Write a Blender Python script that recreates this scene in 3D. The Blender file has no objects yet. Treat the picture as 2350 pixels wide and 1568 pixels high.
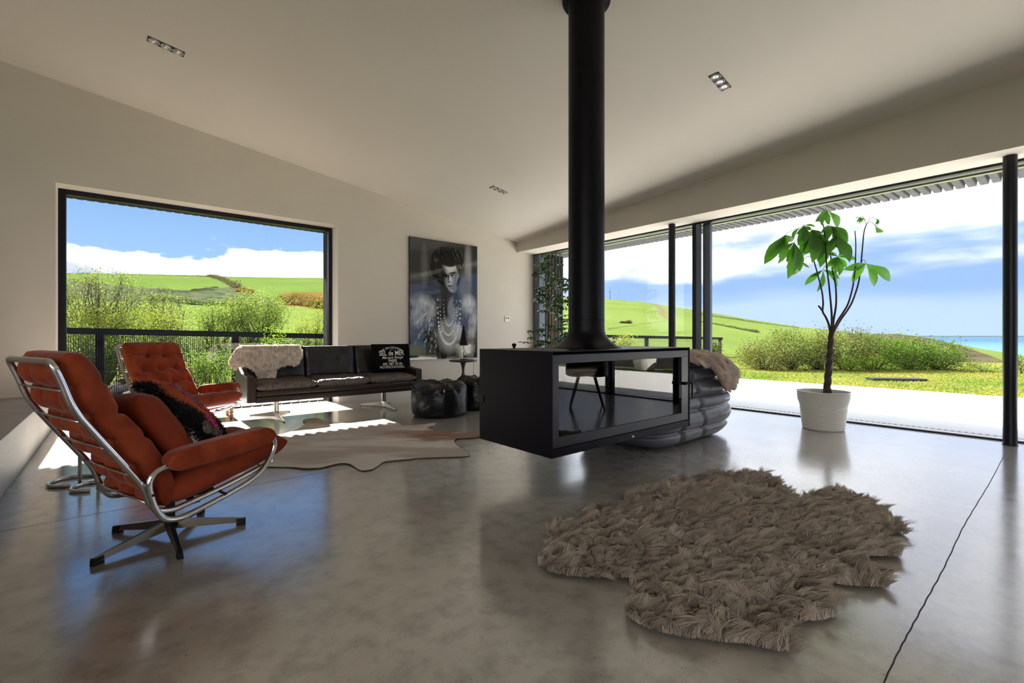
import bpy, bmesh, math, random
import numpy as np
from mathutils import Vector, Matrix
random.seed(7)
rng = np.random.default_rng(7)
PI = math.pi
SC = bpy.context.scene
COL = SC.collection

# ------------------------------------------------------------------ camera
FPX, CX, HY, CAMH, YAW = 1068.3, 1175.0, 771.1, 0.95, math.radians(40.03)
cam_d = bpy.data.cameras.new('camera')
cam = bpy.data.objects.new('camera', cam_d)
COL.objects.link(cam)
cam.location = (0, 0, CAMH)
cam.rotation_euler = (PI / 2, 0, -YAW)
cam_d.sensor_width = 36.0
cam_d.lens = FPX / 2350 * 36.0
cam_d.shift_y = -(784 - HY) / 2350
cam_d.clip_start = 0.05
cam_d.clip_end = 60000
SC.camera = cam

# ------------------------------------------------------------------ colour management
SC.view_settings.view_transform = 'Standard'
SC.view_settings.look = 'None'
SC.view_settings.gamma = 1
SC.view_settings.use_curve_mapping = False
SC.view_settings.exposure = 0.5
try:
    SC.cycles.use_denoising = True
    SC.cycles.use_adaptive_sampling = True
    SC.cycles.adaptive_threshold = 0.03
    SC.cycles.max_bounces = 9
    SC.cycles.diffuse_bounces = 5
    SC.cycles.glossy_bounces = 4
    SC.cycles.transparent_max_bounces = 12
    SC.cycles.sample_clamp_indirect = 6.0
    SC.cycles.caustics_reflective = False
    SC.cycles.caustics_refractive = False
except Exception:
    pass

# ------------------------------------------------------------------ sky (a procedural sky of cumulus over blue)
W = bpy.data.worlds.new('sky'); SC.world = W
W.use_nodes = True
nt = W.node_tree; nt.nodes.clear()
def N(t, **k):
    n = nt.nodes.new(t)
    for a, b in k.items(): setattr(n, a, b)
    return n
def L(a, b): nt.links.new(a, b)
def M(op, a, b=None, c=None, clamp=False):
    n = N('ShaderNodeMath', operation=op); n.use_clamp = clamp
    for i, v in enumerate((a, b, c)):
        if v is None: continue
        if isinstance(v, (int, float)): n.inputs[i].default_value = v
        else: L(v, n.inputs[i])
    return n.outputs[0]
def ramp(v, x0, x1):
    n = N('ShaderNodeMapRange'); n.interpolation_type = 'SMOOTHSTEP'
    L(v, n.inputs[0]); n.inputs[1].default_value = x0; n.inputs[2].default_value = x1
    return n.outputs[0]
def mixc(f, a, b):
    n = N('ShaderNodeMix', data_type='RGBA')
    if isinstance(f, (int, float)): n.inputs[0].default_value = f
    else: L(f, n.inputs[0])
    for i, v in ((6, a), (7, b)):
        if isinstance(v, tuple): n.inputs[i].default_value = v + (1,)
        else: L(v, n.inputs[i])
    return n.outputs[2]
tc = N('ShaderNodeTexCoord')
sep = N('ShaderNodeSeparateXYZ'); L(tc.outputs['Generated'], sep.inputs[0])
ex, ey, ez = sep.outputs
mp = N('ShaderNodeMapping'); mp.inputs['Scale'].default_value = (2.2, 2.2, 6.0); mp.inputs['Location'].default_value = (3.1, 0.7, 0.35)
L(tc.outputs['Generated'], mp.inputs[0])
nz = N('ShaderNodeTexNoise'); nz.inputs['Scale'].default_value = 2.6; nz.inputs['Detail'].default_value = 9; nz.inputs['Roughness'].default_value = 0.58
L(mp.outputs[0], nz.inputs[0])
mp2 = N('ShaderNodeMapping'); mp2.inputs['Scale'].default_value = (1.3, 1.3, 7.5); mp2.inputs['Location'].default_value = (9.3, 2.2, 1.1)
L(tc.outputs['Generated'], mp2.inputs[0])
nz2 = N('ShaderNodeTexNoise'); nz2.inputs['Scale'].default_value = 1.8; nz2.inputs['Detail'].default_value = 5; nz2.inputs['Roughness'].default_value = 0.45
L(mp2.outputs[0], nz2.inputs[0])
f1 = nz.outputs[0]; f2 = nz2.outputs[0]
base = mixc(ramp(ez, 0.0, 0.45), (0.36, 0.55, 0.82), (0.10, 0.27, 0.62))
# landward side (+Y): cumulus bank sitting on the hill below clear blue
inland = ramp(M('SUBTRACT', ey, M('MULTIPLY', ex, 0.55)), 0.15, 0.5)
bank = M('SUBTRACT', M('ADD', ez, M('MULTIPLY', M('SUBTRACT', f1, 0.5), 0.22)), 0.0)
cumulus = M('SUBTRACT', 1.0, ramp(bank, 0.157, 0.172))
# seaward side: bright layer high up, slate blue band, pale haze below
sea_up = ramp(M('ADD', ez, M('MULTIPLY', M('SUBTRACT', f2, 0.5), 0.30)), 0.135, 0.20)
sea_low = M('SUBTRACT', 1.0, ramp(M('ADD', ez, M('MULTIPLY', M('SUBTRACT', f2, 0.5), 0.16)), 0.035, 0.10))
seacol = mixc(sea_low, (0.30, 0.46, 0.84), (0.47, 0.62, 0.93))
white = mixc(ramp(f1, 0.42, 0.56), (0.80, 0.84, 1.02), (1.45, 1.45, 1.48))
seacol = mixc(sea_up, seacol, white)
landcol = mixc(cumulus, base, mixc(ramp(M('ADD', M('MULTIPLY', f1, 0.5), M('MULTIPLY', f2, 0.5)), 0.44, 0.53), (0.58, 0.62, 0.86), (1.4, 1.4, 1.42)))
vis = mixc(inland, seacol, landcol)
# overhead: broken cloud out of view, brightened to add light indoors
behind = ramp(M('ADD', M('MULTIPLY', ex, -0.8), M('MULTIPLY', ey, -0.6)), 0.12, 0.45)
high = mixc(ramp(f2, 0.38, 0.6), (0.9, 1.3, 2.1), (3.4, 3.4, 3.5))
skyc = mixc(ramp(ez, 0.42, 0.75), vis, high)
# unseen sky behind the camera, raised in brightness as added interior fill
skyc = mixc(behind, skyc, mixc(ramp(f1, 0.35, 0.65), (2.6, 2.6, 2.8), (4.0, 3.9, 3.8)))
skyc = mixc(M('LESS_THAN', ez, 0.0), skyc, (0.25, 0.3, 0.25))
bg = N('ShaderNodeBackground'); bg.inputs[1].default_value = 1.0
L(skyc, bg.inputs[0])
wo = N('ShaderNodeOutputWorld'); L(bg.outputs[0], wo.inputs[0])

# ------------------------------------------------------------------ sun
sd = bpy.data.lights.new('sun', 'SUN'); sd.energy = 34.0; sd.angle = math.radians(0.6); sd.color = (1.0, 0.95, 0.87)
sun = bpy.data.objects.new('sun', sd); COL.objects.link(sun)
sun.location = (0, 20, 15)
sun.rotation_euler = (-math.radians(90 - 36.9), 0, 0)

# ------------------------------------------------------------------ measuring helpers (photo pixel -> point at a real depth / plane)
FW = (math.sin(YAW), math.cos(YAW)); RT = (math.cos(YAW), -math.sin(YAW))
def ray(px, py):
    a = (px - CX) / FPX; b = (HY - py) / FPX
    return (FW[0] + a * RT[0], FW[1] + a * RT[1], b)
def at_d(px, py, d): r = ray(px, py); return Vector((r[0] * d, r[1] * d, CAMH + r[2] * d))
def at_y(px, py, y): r = ray(px, py); return at_d(px, py, y / r[1])
def at_x(px, py, x): r = ray(px, py); return at_d(px, py, x / r[0])
def at_z(px, py, z=0.0): r = ray(px, py); return at_d(px, py, (z - CAMH) / r[2])

# ------------------------------------------------------------------ materials
def mat(name, col, rough=0.5, metal=0.0, spec=0.5, noise=None, bump=None, sheen=0, coat=0, attr=None, col2=None, emit=None, trans=0, mapscale=(1, 1, 1)):
    m = bpy.data.materials.new(name); m.use_nodes = True
    t = m.node_tree; p = t.nodes['Principled BSDF']
    p.inputs['Base Color'].default_value = tuple(col) + (1,)
    p.inputs['Roughness'].default_value = rough; p.inputs['Metallic'].default_value = metal
    p.inputs['Specular IOR Level'].default_value = spec
    if sheen: p.inputs['Sheen Weight'].default_value = sheen; p.inputs['Sheen Roughness'].default_value = 0.4
    if coat: p.inputs['Coat Weight'].default_value = coat; p.inputs['Coat Roughness'].default_value = 0.03
    if emit: p.inputs['Emission Color'].default_value = tuple(emit[0]) + (1,); p.inputs['Emission Strength'].default_value = emit[1]
    co = t.nodes.new('ShaderNodeTexCoord'); mpn = t.nodes.new('ShaderNodeMapping')
    mpn.inputs['Scale'].default_value = mapscale
    t.links.new(co.outputs['Object'], mpn.inputs[0])
    if noise:      # (scale, detail, lo, hi)
        n = t.nodes.new('ShaderNodeTexNoise'); n.inputs['Scale'].default_value = noise[0]; n.inputs['Detail'].default_value = noise[1]
        n.inputs['Roughness'].default_value = 0.6
        t.links.new(mpn.outputs[0], n.inputs[0])
        r = t.nodes.new('ShaderNodeMapRange'); r.inputs[1].default_value = noise[2]; r.inputs[2].default_value = noise[3]
        t.links.new(n.outputs[0], r.inputs[0])
        x = t.nodes.new('ShaderNodeMix'); x.data_type = 'RGBA'
        t.links.new(r.outputs[0], x.inputs[0])
        x.inputs[6].default_value = tuple(col) + (1,); x.inputs[7].default_value = tuple(col2 or [c * .7 for c in col]) + (1,)
        t.links.new(x.outputs[2], p.inputs['Base Color'])
    if attr:
        a = t.nodes.new('ShaderNodeVertexColor'); a.layer_name = attr
        t.links.new(a.outputs[0], p.inputs['Base Color'])
    if bump:       # (scale, strength, distance)
        n = t.nodes.new('ShaderNodeTexNoise'); n.inputs['Scale'].default_value = bump[0]; n.inputs['Detail'].default_value = 4
        t.links.new(mpn.outputs[0], n.inputs[0])
        b = t.nodes.new('ShaderNodeBump'); b.inputs['Strength'].default_value = bump[1]; b.inputs['Distance'].default_value = bump[2]
        t.links.new(n.outputs[0], b.inputs['Height']); t.links.new(b.outputs[0], p.inputs['Normal'])
    return m

def leafmat(name, attr='Col', rough=0.45, trans=0.35, spec=.5):
    m = bpy.data.materials.new(name); m.use_nodes = True
    t = m.node_tree; p = t.nodes['Principled BSDF']; out = t.nodes['Material Output']
    a = t.nodes.new('ShaderNodeVertexColor'); a.layer_name = attr
    t.links.new(a.outputs[0], p.inputs['Base Color']); p.inputs['Roughness'].default_value = rough; p.inputs['Specular IOR Level'].default_value = spec
    tr = t.nodes.new('ShaderNodeBsdfTranslucent')
    g = t.nodes.new('ShaderNodeMix'); g.data_type = 'RGBA'; g.blend_type = 'MULTIPLY'; g.inputs[0].default_value = 1
    t.links.new(a.outputs[0], g.inputs[6]); g.inputs[7].default_value = (1.9, 2.3, 0.9, 1)
    t.links.new(g.outputs[2], tr.inputs[0])
    mx = t.nodes.new('ShaderNodeMixShader'); mx.inputs[0].default_value = trans
    t.links.new(p.outputs[0], mx.inputs[1]); t.links.new(tr.outputs[0], mx.inputs[2])
    t.links.new(mx.outputs[0], out.inputs[0])
    return m

def glassmat(name, tint=(0.97, 0.98, 0.98), ior=1.45, rough=0.0):
    m = bpy.data.materials.new(name); m.use_nodes = True
    t = m.node_tree; t.nodes.remove(t.nodes['Principled BSDF']); out = t.nodes['Material Output']
    tr = t.nodes.new('ShaderNodeBsdfTransparent'); tr.inputs[0].default_value = tint + (1,)
    gl = t.nodes.new('ShaderNodeBsdfGlossy'); gl.inputs['Roughness'].default_value = rough
    fr = t.nodes.new('ShaderNodeFresnel'); fr.inputs[0].default_value = ior
    mx = t.nodes.new('ShaderNodeMixShader')
    ge = t.nodes.new('ShaderNodeNewGeometry'); ml = t.nodes.new('ShaderNodeMath'); ml.operation = 'MULTIPLY'; iv = t.nodes.new('ShaderNodeMath'); iv.operation = 'SUBTRACT'; iv.inputs[0].default_value = 1
    t.links.new(ge.outputs['Backfacing'], iv.inputs[1]); t.links.new(fr.outputs[0], ml.inputs[0]); t.links.new(iv.outputs[0], ml.inputs[1])
    t.links.new(ml.outputs[0], mx.inputs[0]); t.links.new(tr.outputs[0], mx.inputs[1]); t.links.new(gl.outputs[0], mx.inputs[2])
    t.links.new(mx.outputs[0], out.inputs[0])
    return m

MT = {}
MT['wall'] = mat('wall_plaster', (0.66, 0.605, 0.53), 0.9, noise=(1.2, 3, .3, .7), col2=(0.63, 0.575, 0.505))
MT['ceiling'] = mat('ceiling_paint', (0.69, 0.635, 0.565), 0.9, noise=(0.9, 3, .3, .7), col2=(0.67, 0.615, 0.545))
MT['white'] = mat('white_paint', (0.80, 0.76, 0.70), 0.7)
MT['black_metal'] = mat('black_steel', (0.006, 0.005, 0.008), 0.40, spec=0.16)
MT['frame'] = mat('black_window_frame', (0.006, 0.007, 0.012), 0.35, spec=.3)
MT['framegrey'] = mat('grey_blue_window_frame', (0.085, 0.10, 0.13), 0.35, spec=.6)
MT['glass'] = glassmat('window_glass')
MT['fireglass'] = glassmat('stove_glass', (0.30, 0.29, 0.28), 1.75)
MT['clad'] = mat('dark_cladding', (0.05, 0.05, 0.058), 0.9, spec=.1, noise=(60, 3, .35, .65), col2=(0.02, 0.02, 0.025), bump=(80, .8, .01))
MT['corr'] = mat('grey_corrugated_sheet', (0.13, 0.13, 0.135), 0.9, spec=.1, noise=(50, 3, .4, .65), col2=(0.075, 0.075, 0.08))
MT['trimgreen'] = mat('pale_green_fascia', (0.20, 0.22, 0.12), 0.7)
MT['chrome'] = mat('chrome', (0.72, 0.72, 0.73), 0.14, 1.0)
MT['satin'] = mat('satin_chrome', (0.75, 0.70, 0.62), 0.25, 1.0)
MT['bronze'] = mat('aged_bronze', (0.20, 0.17, 0.135), 0.32, 1.0)
MT['rubber'] = mat('black_rubber', (0.01, 0.01, 0.01), 0.7)
MT['concrete'] = mat('raw_concrete', (0.40, 0.37, 0.34), 0.45, noise=(3, 6, .3, .7), col2=(0.28, 0.255, 0.235), mapscale=(1, .6, 2), bump=(20, .1, .01))
MT['terrace'] = mat('pale_paving', (0.66, 0.65, 0.62), 0.8, noise=(2, 4, .3, .7), col2=(0.60, 0.59, 0.565))
MT['leather'] = mat('black_leather', (0.013, 0.011, 0.011), 0.36, spec=.55, bump=(18, .35, .02))
MT['leather_bag'] = mat('black_creased_leather', (0.006, 0.006, 0.008), 0.30, spec=.35, bump=(5, .45, .05))
MT['leather_blue'] = mat('charcoal_leather', (0.095, 0.095, 0.116), 0.38, spec=.6, bump=(6, .25, .03))
MT['leather_brown'] = mat('brown_black_leather', (0.030, 0.019, 0.015), 0.34, spec=.5, bump=(30, .2, .01))
MT['leather_seat'] = mat('worn_brown_leather', (0.15, 0.115, 0.095), 0.36, spec=.6, noise=(22, 5, .35, .65), col2=(0.040, 0.028, 0.022), bump=(26, 1.0, .03), mapscale=(1.6, 1, 1))
MT['velvet'] = mat('rust_velvet', (0.36, 0.062, 0.022), 0.8, spec=.12, sheen=.22, noise=(9, 5, .35, .65), col2=(0.23, 0.036, 0.013), bump=(14, .3, .02))
MT['velvet_d'] = mat('rust_cushion_cloth', (0.24, 0.038, 0.015), 0.8, spec=.1, sheen=.12, bump=(10, .3, .02))
MT['cloth_white'] = mat('off_white_cloth', (0.62, 0.58, 0.54), 0.9)
MT['cloth_black'] = mat('black_cushion_cloth', (0.008, 0.007, 0.007), 0.95, spec=.05, bump=(30, .2, .01))
MT['print'] = mat('cream_print', (0.70, 0.66, 0.60), 0.8)
MT['pot'] = mat('white_glazed_pot', (0.62, 0.61, 0.55), 0.35)
MT['soil'] = mat('soil', (0.035, 0.022, 0.015), 0.95, bump=(60, 1, .02))
MT['bark'] = mat('dark_bark', (0.045, 0.028, 0.022), 0.75, bump=(40, .6, .01))
MT['barkp'] = mat('purple_bark', (0.06, 0.02, 0.035), 0.6)
MT['cane'] = mat('tan_cane_stem', (0.30, 0.22, 0.11), 0.7, bump=(50, .4, .005))
MT['twig'] = mat('grey_brown_bark', (0.045, 0.035, 0.026), 0.9, spec=.1)
MT['fence'] = mat('dark_fence_timber', (0.006, 0.009, 0.016), 0.8, spec=.15)
MT['wire'] = mat('fence_mesh_wire', (0.035, 0.035, 0.04), 0.7, spec=.1)
MT['wood'] = mat('turned_pine', (0.40, 0.25, 0.14), 0.45)
MT['wood_dark'] = mat('dark_wood', (0.035, 0.020, 0.014), 0.4)
MT['leaf'] = leafmat('leaf_green')
MT['leaf_out'] = leafmat('outdoor_leaf', rough=.8, spec=.06)
MT['fur'] = mat('fur_strands', (0.3, 0.25, 0.2), 0.75, spec=.25, attr='Col')
MT['furbase'] = mat('fur_backing', (0.26, 0.21, 0.165), 0.95)
MT['furwhite'] = mat('sheepskin_hide', (0.60, 0.52, 0.42), 0.95)
MT['stone'] = mat('garden_stone', (0.20, 0.18, 0.17), 0.85, spec=.1, noise=(8, 4, .35, .65), col2=(0.11, 0.10, 0.095), bump=(15, .6, .05))
MT['gravel'] = mat('gravel', (0.19, 0.17, 0.155), 0.9, spec=.1, noise=(45, 3, .35, .65), col2=(0.05, 0.045, 0.04), bump=(60, 1.0, .03))
MT['hide'] = mat('cowhide', (0.6, 0.5, 0.42), 0.7, attr='Col', bump=(25, .12, .01))

def floor_mat():
    m = bpy.data.materials.new('polished_concrete'); m.use_nodes = True
    t = m.node_tree; p = t.nodes['Principled BSDF']
    co = t.nodes.new('ShaderNodeTexCoord')
    def nz(s, d, r=.55):
        n = t.nodes.new('ShaderNodeTexNoise'); n.inputs['Scale'].default_value = s; n.inputs['Detail'].default_value = d; n.inputs['Roughness'].default_value = r
        t.links.new(co.outputs['Object'], n.inputs[0]); return n.outputs[0]
    def rg(v, a, b, lo=0, hi=1):
        r = t.nodes.new('ShaderNodeMapRange'); t.links.new(v, r.inputs[0])
        for i, x in zip((1, 2, 3, 4), (a, b, lo, hi)): r.inputs[i].default_value = x
        return r.outputs[0]
    def mx(f, a, b):
        x = t.nodes.new('ShaderNodeMix'); x.data_type = 'RGBA'; t.links.new(f, x.inputs[0])
        for i, v in ((6, a), (7, b)):
            if isinstance(v, tuple): x.inputs[i].default_value = v + (1,)
            else: t.links.new(v, x.inputs[i])
        return x.outputs[2]
    c = mx(rg(nz(1.3, 6), .35, .65), (0.50, 0.468, 0.43), (0.37, 0.342, 0.315))
    c = mx(rg(nz(9, 7, .65), .45, .75), c, (0.28, 0.257, 0.237))
    c = mx(rg(nz(90, 2), .68, .76), c, (0.10, 0.085, 0.075))
    t.links.new(c, p.inputs['Base Color'])
    t.links.new(rg(nz(2.2, 5), .3, .7, .13, .25), p.inputs['Roughness'])
    p.inputs['Specular IOR Level'].default_value = 1.0
    p.inputs['Coat Weight'].default_value = 1.0; p.inputs['Coat Roughness'].default_value = .17; p.inputs['Coat IOR'].default_value = 1.62
    b = t.nodes.new('ShaderNodeBump'); b.inputs['Strength'].default_value = .10; b.inputs['Distance'].default_value = .02
    t.links.new(nz(5, 4), b.inputs['Height']); t.links.new(b.outputs[0], p.inputs['Normal'])
    return m
MT['floor'] = floor_mat()

# ------------------------------------------------------------------ object helpers
def link(name, me, m=None, parent=None, smooth=False):
    o = bpy.data.objects.new(name, me); COL.objects.link(o)
    if m: me.materials.append(m)
    if parent: o.parent = parent
    if smooth:
        me.polygons.foreach_set('use_smooth', [True] * len(me.polygons))
    return o
def tag(o, label, cat, group=None, kind=None):
    o['label'] = label; o['category'] = cat
    if group: o['group'] = group
    if kind: o['kind'] = kind
    return o
def struct(o): o['kind'] = 'structure'; return o
def empty(name, loc, rz=0):
    o = bpy.data.objects.new(name, None); COL.objects.link(o); o.location = loc; o.rotation_euler = (0, 0, rz)
    o.empty_display_size = .1
    return o
def copy_tree(o, parent=None):
    c = o.copy(); COL.objects.link(c); c.parent = parent
    for ch in list(o.children): copy_tree(ch, c)
    return c

class MB:
    """collects verts and faces of ONE mesh"""
    def __init__(s): s.v = []; s.f = []; s.c = []
    def add(s, vs, fs, col=None):
        b = len(s.v); s.v += [tuple(x) for x in vs]; s.f += [tuple(i + b for i in f) for f in fs]
        s.c += [col or (1, 1, 1)] * len(vs)
    def box(s, a, b, bev=0.0):
        x0, y0, z0 = [min(p, q) for p, q in zip(a, b)]; x1, y1, z1 = [max(p, q) for p, q in zip(a, b)]
        if not bev:
            s.add([(x0, y0, z0), (x1, y0, z0), (x1, y1, z0), (x0, y1, z0), (x0, y0, z1), (x1, y0, z1), (x1, y1, z1), (x0, y1, z1)],
                  [(3, 2, 1, 0), (4, 5, 6, 7), (0, 1, 5, 4), (1, 2, 6, 5), (2, 3, 7, 6), (3, 0, 4, 7)])
            return
        bm = bmesh.new(); bmesh.ops.create_cube(bm, size=1)
        for v in bm.verts: v.co = ((x0 + x1) / 2 + v.co.x * (x1 - x0), (y0 + y1) / 2 + v.co.y * (y1 - y0), (z0 + z1) / 2 + v.co.z * (z1 - z0))
        bmesh.ops.bevel(bm, geom=list(bm.edges), offset=bev, segments=3, profile=.5, affect='EDGES')
        bm.verts.index_update()
        s.add([v.co[:] for v in bm.verts], [[v.index for v in f.verts] for f in bm.faces]); bm.free()
    def tube(s, pts, r, n=10, closed=False, cap=True):
        pts = [Vector(p) for p in pts]; m = len(pts); rr = r if isinstance(r, (list, tuple)) else [r] * m
        T = []
        for i in range(m):
            a = pts[(i - 1) % m] if (closed or i > 0) else pts[i]; b = pts[(i + 1) % m] if (closed or i < m - 1) else pts[i]
            d = (b - a); T.append(d.normalized() if d.length > 1e-9 else Vector((0, 0, 1)))
        u = T[0].orthogonal().normalized(); vs = []
        for i in range(m):
            u = (u - T[i] * u.dot(T[i]));
            u = u.normalized() if u.length > 1e-6 else T[i].orthogonal().normalized()
            w = T[i].cross(u)
            for k in range(n):
                an = 2 * PI * k / n; vs.append(pts[i] + (u * math.cos(an) + w * math.sin(an)) * rr[i])
        fs = []
        for i in range(m if closed else m - 1):
            j = (i + 1) % m
            for k in range(n): fs.append((i * n + k, i * n + (k + 1) % n, j * n + (k + 1) % n, j * n + k))
        if not closed and cap: fs += [tuple(range(n))[::-1], tuple((m - 1) * n + k for k in range(n))]
        s.add(vs, fs)
    def lathe(s, prof, c=(0, 0, 0), n=32, sx=1, sy=1):
        vs = []
        for r, z in prof:
            for k in range(n):
                a = 2 * PI * k / n; vs.append((c[0] + sx * r * math.cos(a), c[1] + sy * r * math.sin(a), c[2] + z))
        fs = [(i * n + k, i * n + (k + 1) % n, (i + 1) * n + (k + 1) % n, (i + 1) * n + k) for i in range(len(prof) - 1) for k in range(n)]
        if prof[0][0] > 1e-6: fs.append(tuple(range(n))[::-1])
        if prof[-1][0] > 1e-6: fs.append(tuple((len(prof) - 1) * n + k for k in range(n)))
        s.add(vs, fs)
    def prism(s, poly, z0, z1):
        n = len(poly)
        s.add([(x, y, z0) for x, y in poly] + [(x, y, z1) for x, y in poly],
              [tuple(range(n))[::-1], tuple(range(n, 2 * n))] + [(i, (i + 1) % n, n + (i + 1) % n, n + i) for i in range(n)])
    def build(s, name, m, parent=None, smooth=False, cols=False, weld=False, sharp=None):
        me = bpy.data.meshes.new(name); me.from_pydata(s.v, [], s.f)
        if cols:
            ca = me.color_attributes.new('Col', 'FLOAT_COLOR', 'POINT')
            ca.data.foreach_set('color', np.array([tuple(c) + (1,) for c in s.c], dtype=np.float32).ravel())
        if weld:
            bm = bmesh.new(); bm.from_mesh(me); bmesh.ops.remove_doubles(bm, verts=bm.verts, dist=1e-5); bm.to_mesh(me); bm.free()
        me.update()
        o = link(name, me, m, parent, smooth)
        if smooth and sharp is not None:
            try: me.set_sharp_from_angle(angle=math.radians(sharp))
            except Exception: pass
        return o

def smooth_path(pts, k=6, closed=False):
    P = [Vector(p) for p in pts]; n = len(P); out = []
    for i in range(n if closed else n - 1):
        p0 = P[(i - 1) % n] if (closed or i > 0) else P[0]; p1 = P[i]; p2 = P[(i + 1) % n]; p3 = P[(i + 2) % n] if (closed or i + 2 < n) else P[-1]
        for j in range(k):
            t = j / k
            out.append(0.5 * ((2 * p1) + (-p0 + p2) * t + (2 * p0 - 5 * p1 + 4 * p2 - p3) * t * t + (-p0 + 3 * p1 - 3 * p2 + p3) * t ** 3))
    if not closed: out.append(P[-1])
    return out
def fillet(pts, r, k=6, closed=False):
    P = [Vector(p) for p in pts]; n = len(P); out = []
    for i in range(n):
        if not closed and i in (0, n - 1): out.append(P[i]); continue
        a, b, c = P[(i - 1) % n], P[i], P[(i + 1) % n]
        rr = min(r, (a - b).length * .48, (c - b).length * .48)
        p = b + (a - b).normalized() * rr; q = b + (c - b).normalized() * rr
        for j in range(k + 1):
            t = j / k; out.append(p * (1 - t) ** 2 + b * 2 * t * (1 - t) + q * t * t)
    return out

def npmesh(name, V, F, m, parent=None, col=None, smooth=False):
    """F: list of arrays (quads or tris)"""
    me = bpy.data.meshes.new(name)
    V = np.asarray(V, np.float32).reshape(-1, 3)
    lens = []; idx = []
    for f in F:
        f = np.asarray(f, np.int32); lens.append(np.full(len(f), f.shape[1], np.int32)); idx.append(f.ravel())
    lens = np.concatenate(lens); idx = np.concatenate(idx)
    me.vertices.add(len(V)); me.vertices.foreach_set('co', V.ravel())
    me.loops.add(len(idx)); me.loops.foreach_set('vertex_index', idx)
    me.polygons.add(len(lens)); me.polygons.foreach_set('loop_start', np.concatenate([[0], np.cumsum(lens)[:-1]]).astype(np.int32))
    me.polygons.foreach_set('loop_total', lens)
    if smooth: me.polygons.foreach_set('use_smooth', np.ones(len(lens), bool))
    me.update(calc_edges=True)
    if col is not None:
        ca = me.color_attributes.new('Col', 'FLOAT_COLOR', 'POINT')
        c = np.ones((len(V), 4), np.float32); c[:, :3] = col; ca.data.foreach_set('color', c.ravel())
    o = bpy.data.objects.new(name, me); COL.objects.link(o)
    if m: me.materials.append(m)
    if parent: o.parent = parent
    return o

def gridfaces(nu, nv, off=0):
    i, j = np.meshgrid(np.arange(nu), np.arange(nv), indexing='ij'); a = (i * (nv + 1) + j).ravel() + off
    return np.stack([a, a + nv + 1, a + nv + 2, a + 1], 1)

def csp(n): return (1 - np.cos(np.linspace(0, PI, n + 1))) / 2 * .6 + np.linspace(0, 1, n + 1) * .4
def edgef(x, p=6.0, q=2.2):
    return np.clip(1 - np.abs(2 * x - 1) ** p, 0, 1) ** (1 / q)
def pad(name, fn, T, m, parent=None, nu=48, nv=36, p=7, q=2.1, puff=None, Tb=None):
    """closed cushion: fn(U,V)->(C,N) centre sheet and normals; thickness T either side rounded to nothing at the rim"""
    U, V = np.meshgrid(csp(nu), csp(nv), indexing='ij')
    C, Nn = fn(U, V); e = edgef(U, p, q) * edgef(V, p, q)
    pf = puff(U, V) if puff is not None else (1.0, 1.0)
    if not isinstance(pf, tuple): pf = (pf, pf)
    top = C + Nn * (e * T * pf[0])[..., None]; bot = C - Nn * (e * (Tb if Tb is not None else T) * pf[1])[..., None]
    n = (nu + 1) * (nv + 1)
    V3 = np.concatenate([top.reshape(-1, 3), bot.reshape(-1, 3)])
    f1 = gridfaces(nu, nv); f2 = gridfaces(nu, nv, n)[:, ::-1]
    o = npmesh(name, V3, [f1, f2], m, parent, smooth=True)
    bm = bmesh.new(); bm.from_mesh(o.data); bmesh.ops.remove_doubles(bm, verts=bm.verts, dist=1e-5)
    bmesh.ops.recalc_face_normals(bm, faces=bm.faces); bm.to_mesh(o.data); bm.free()
    return o

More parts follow.
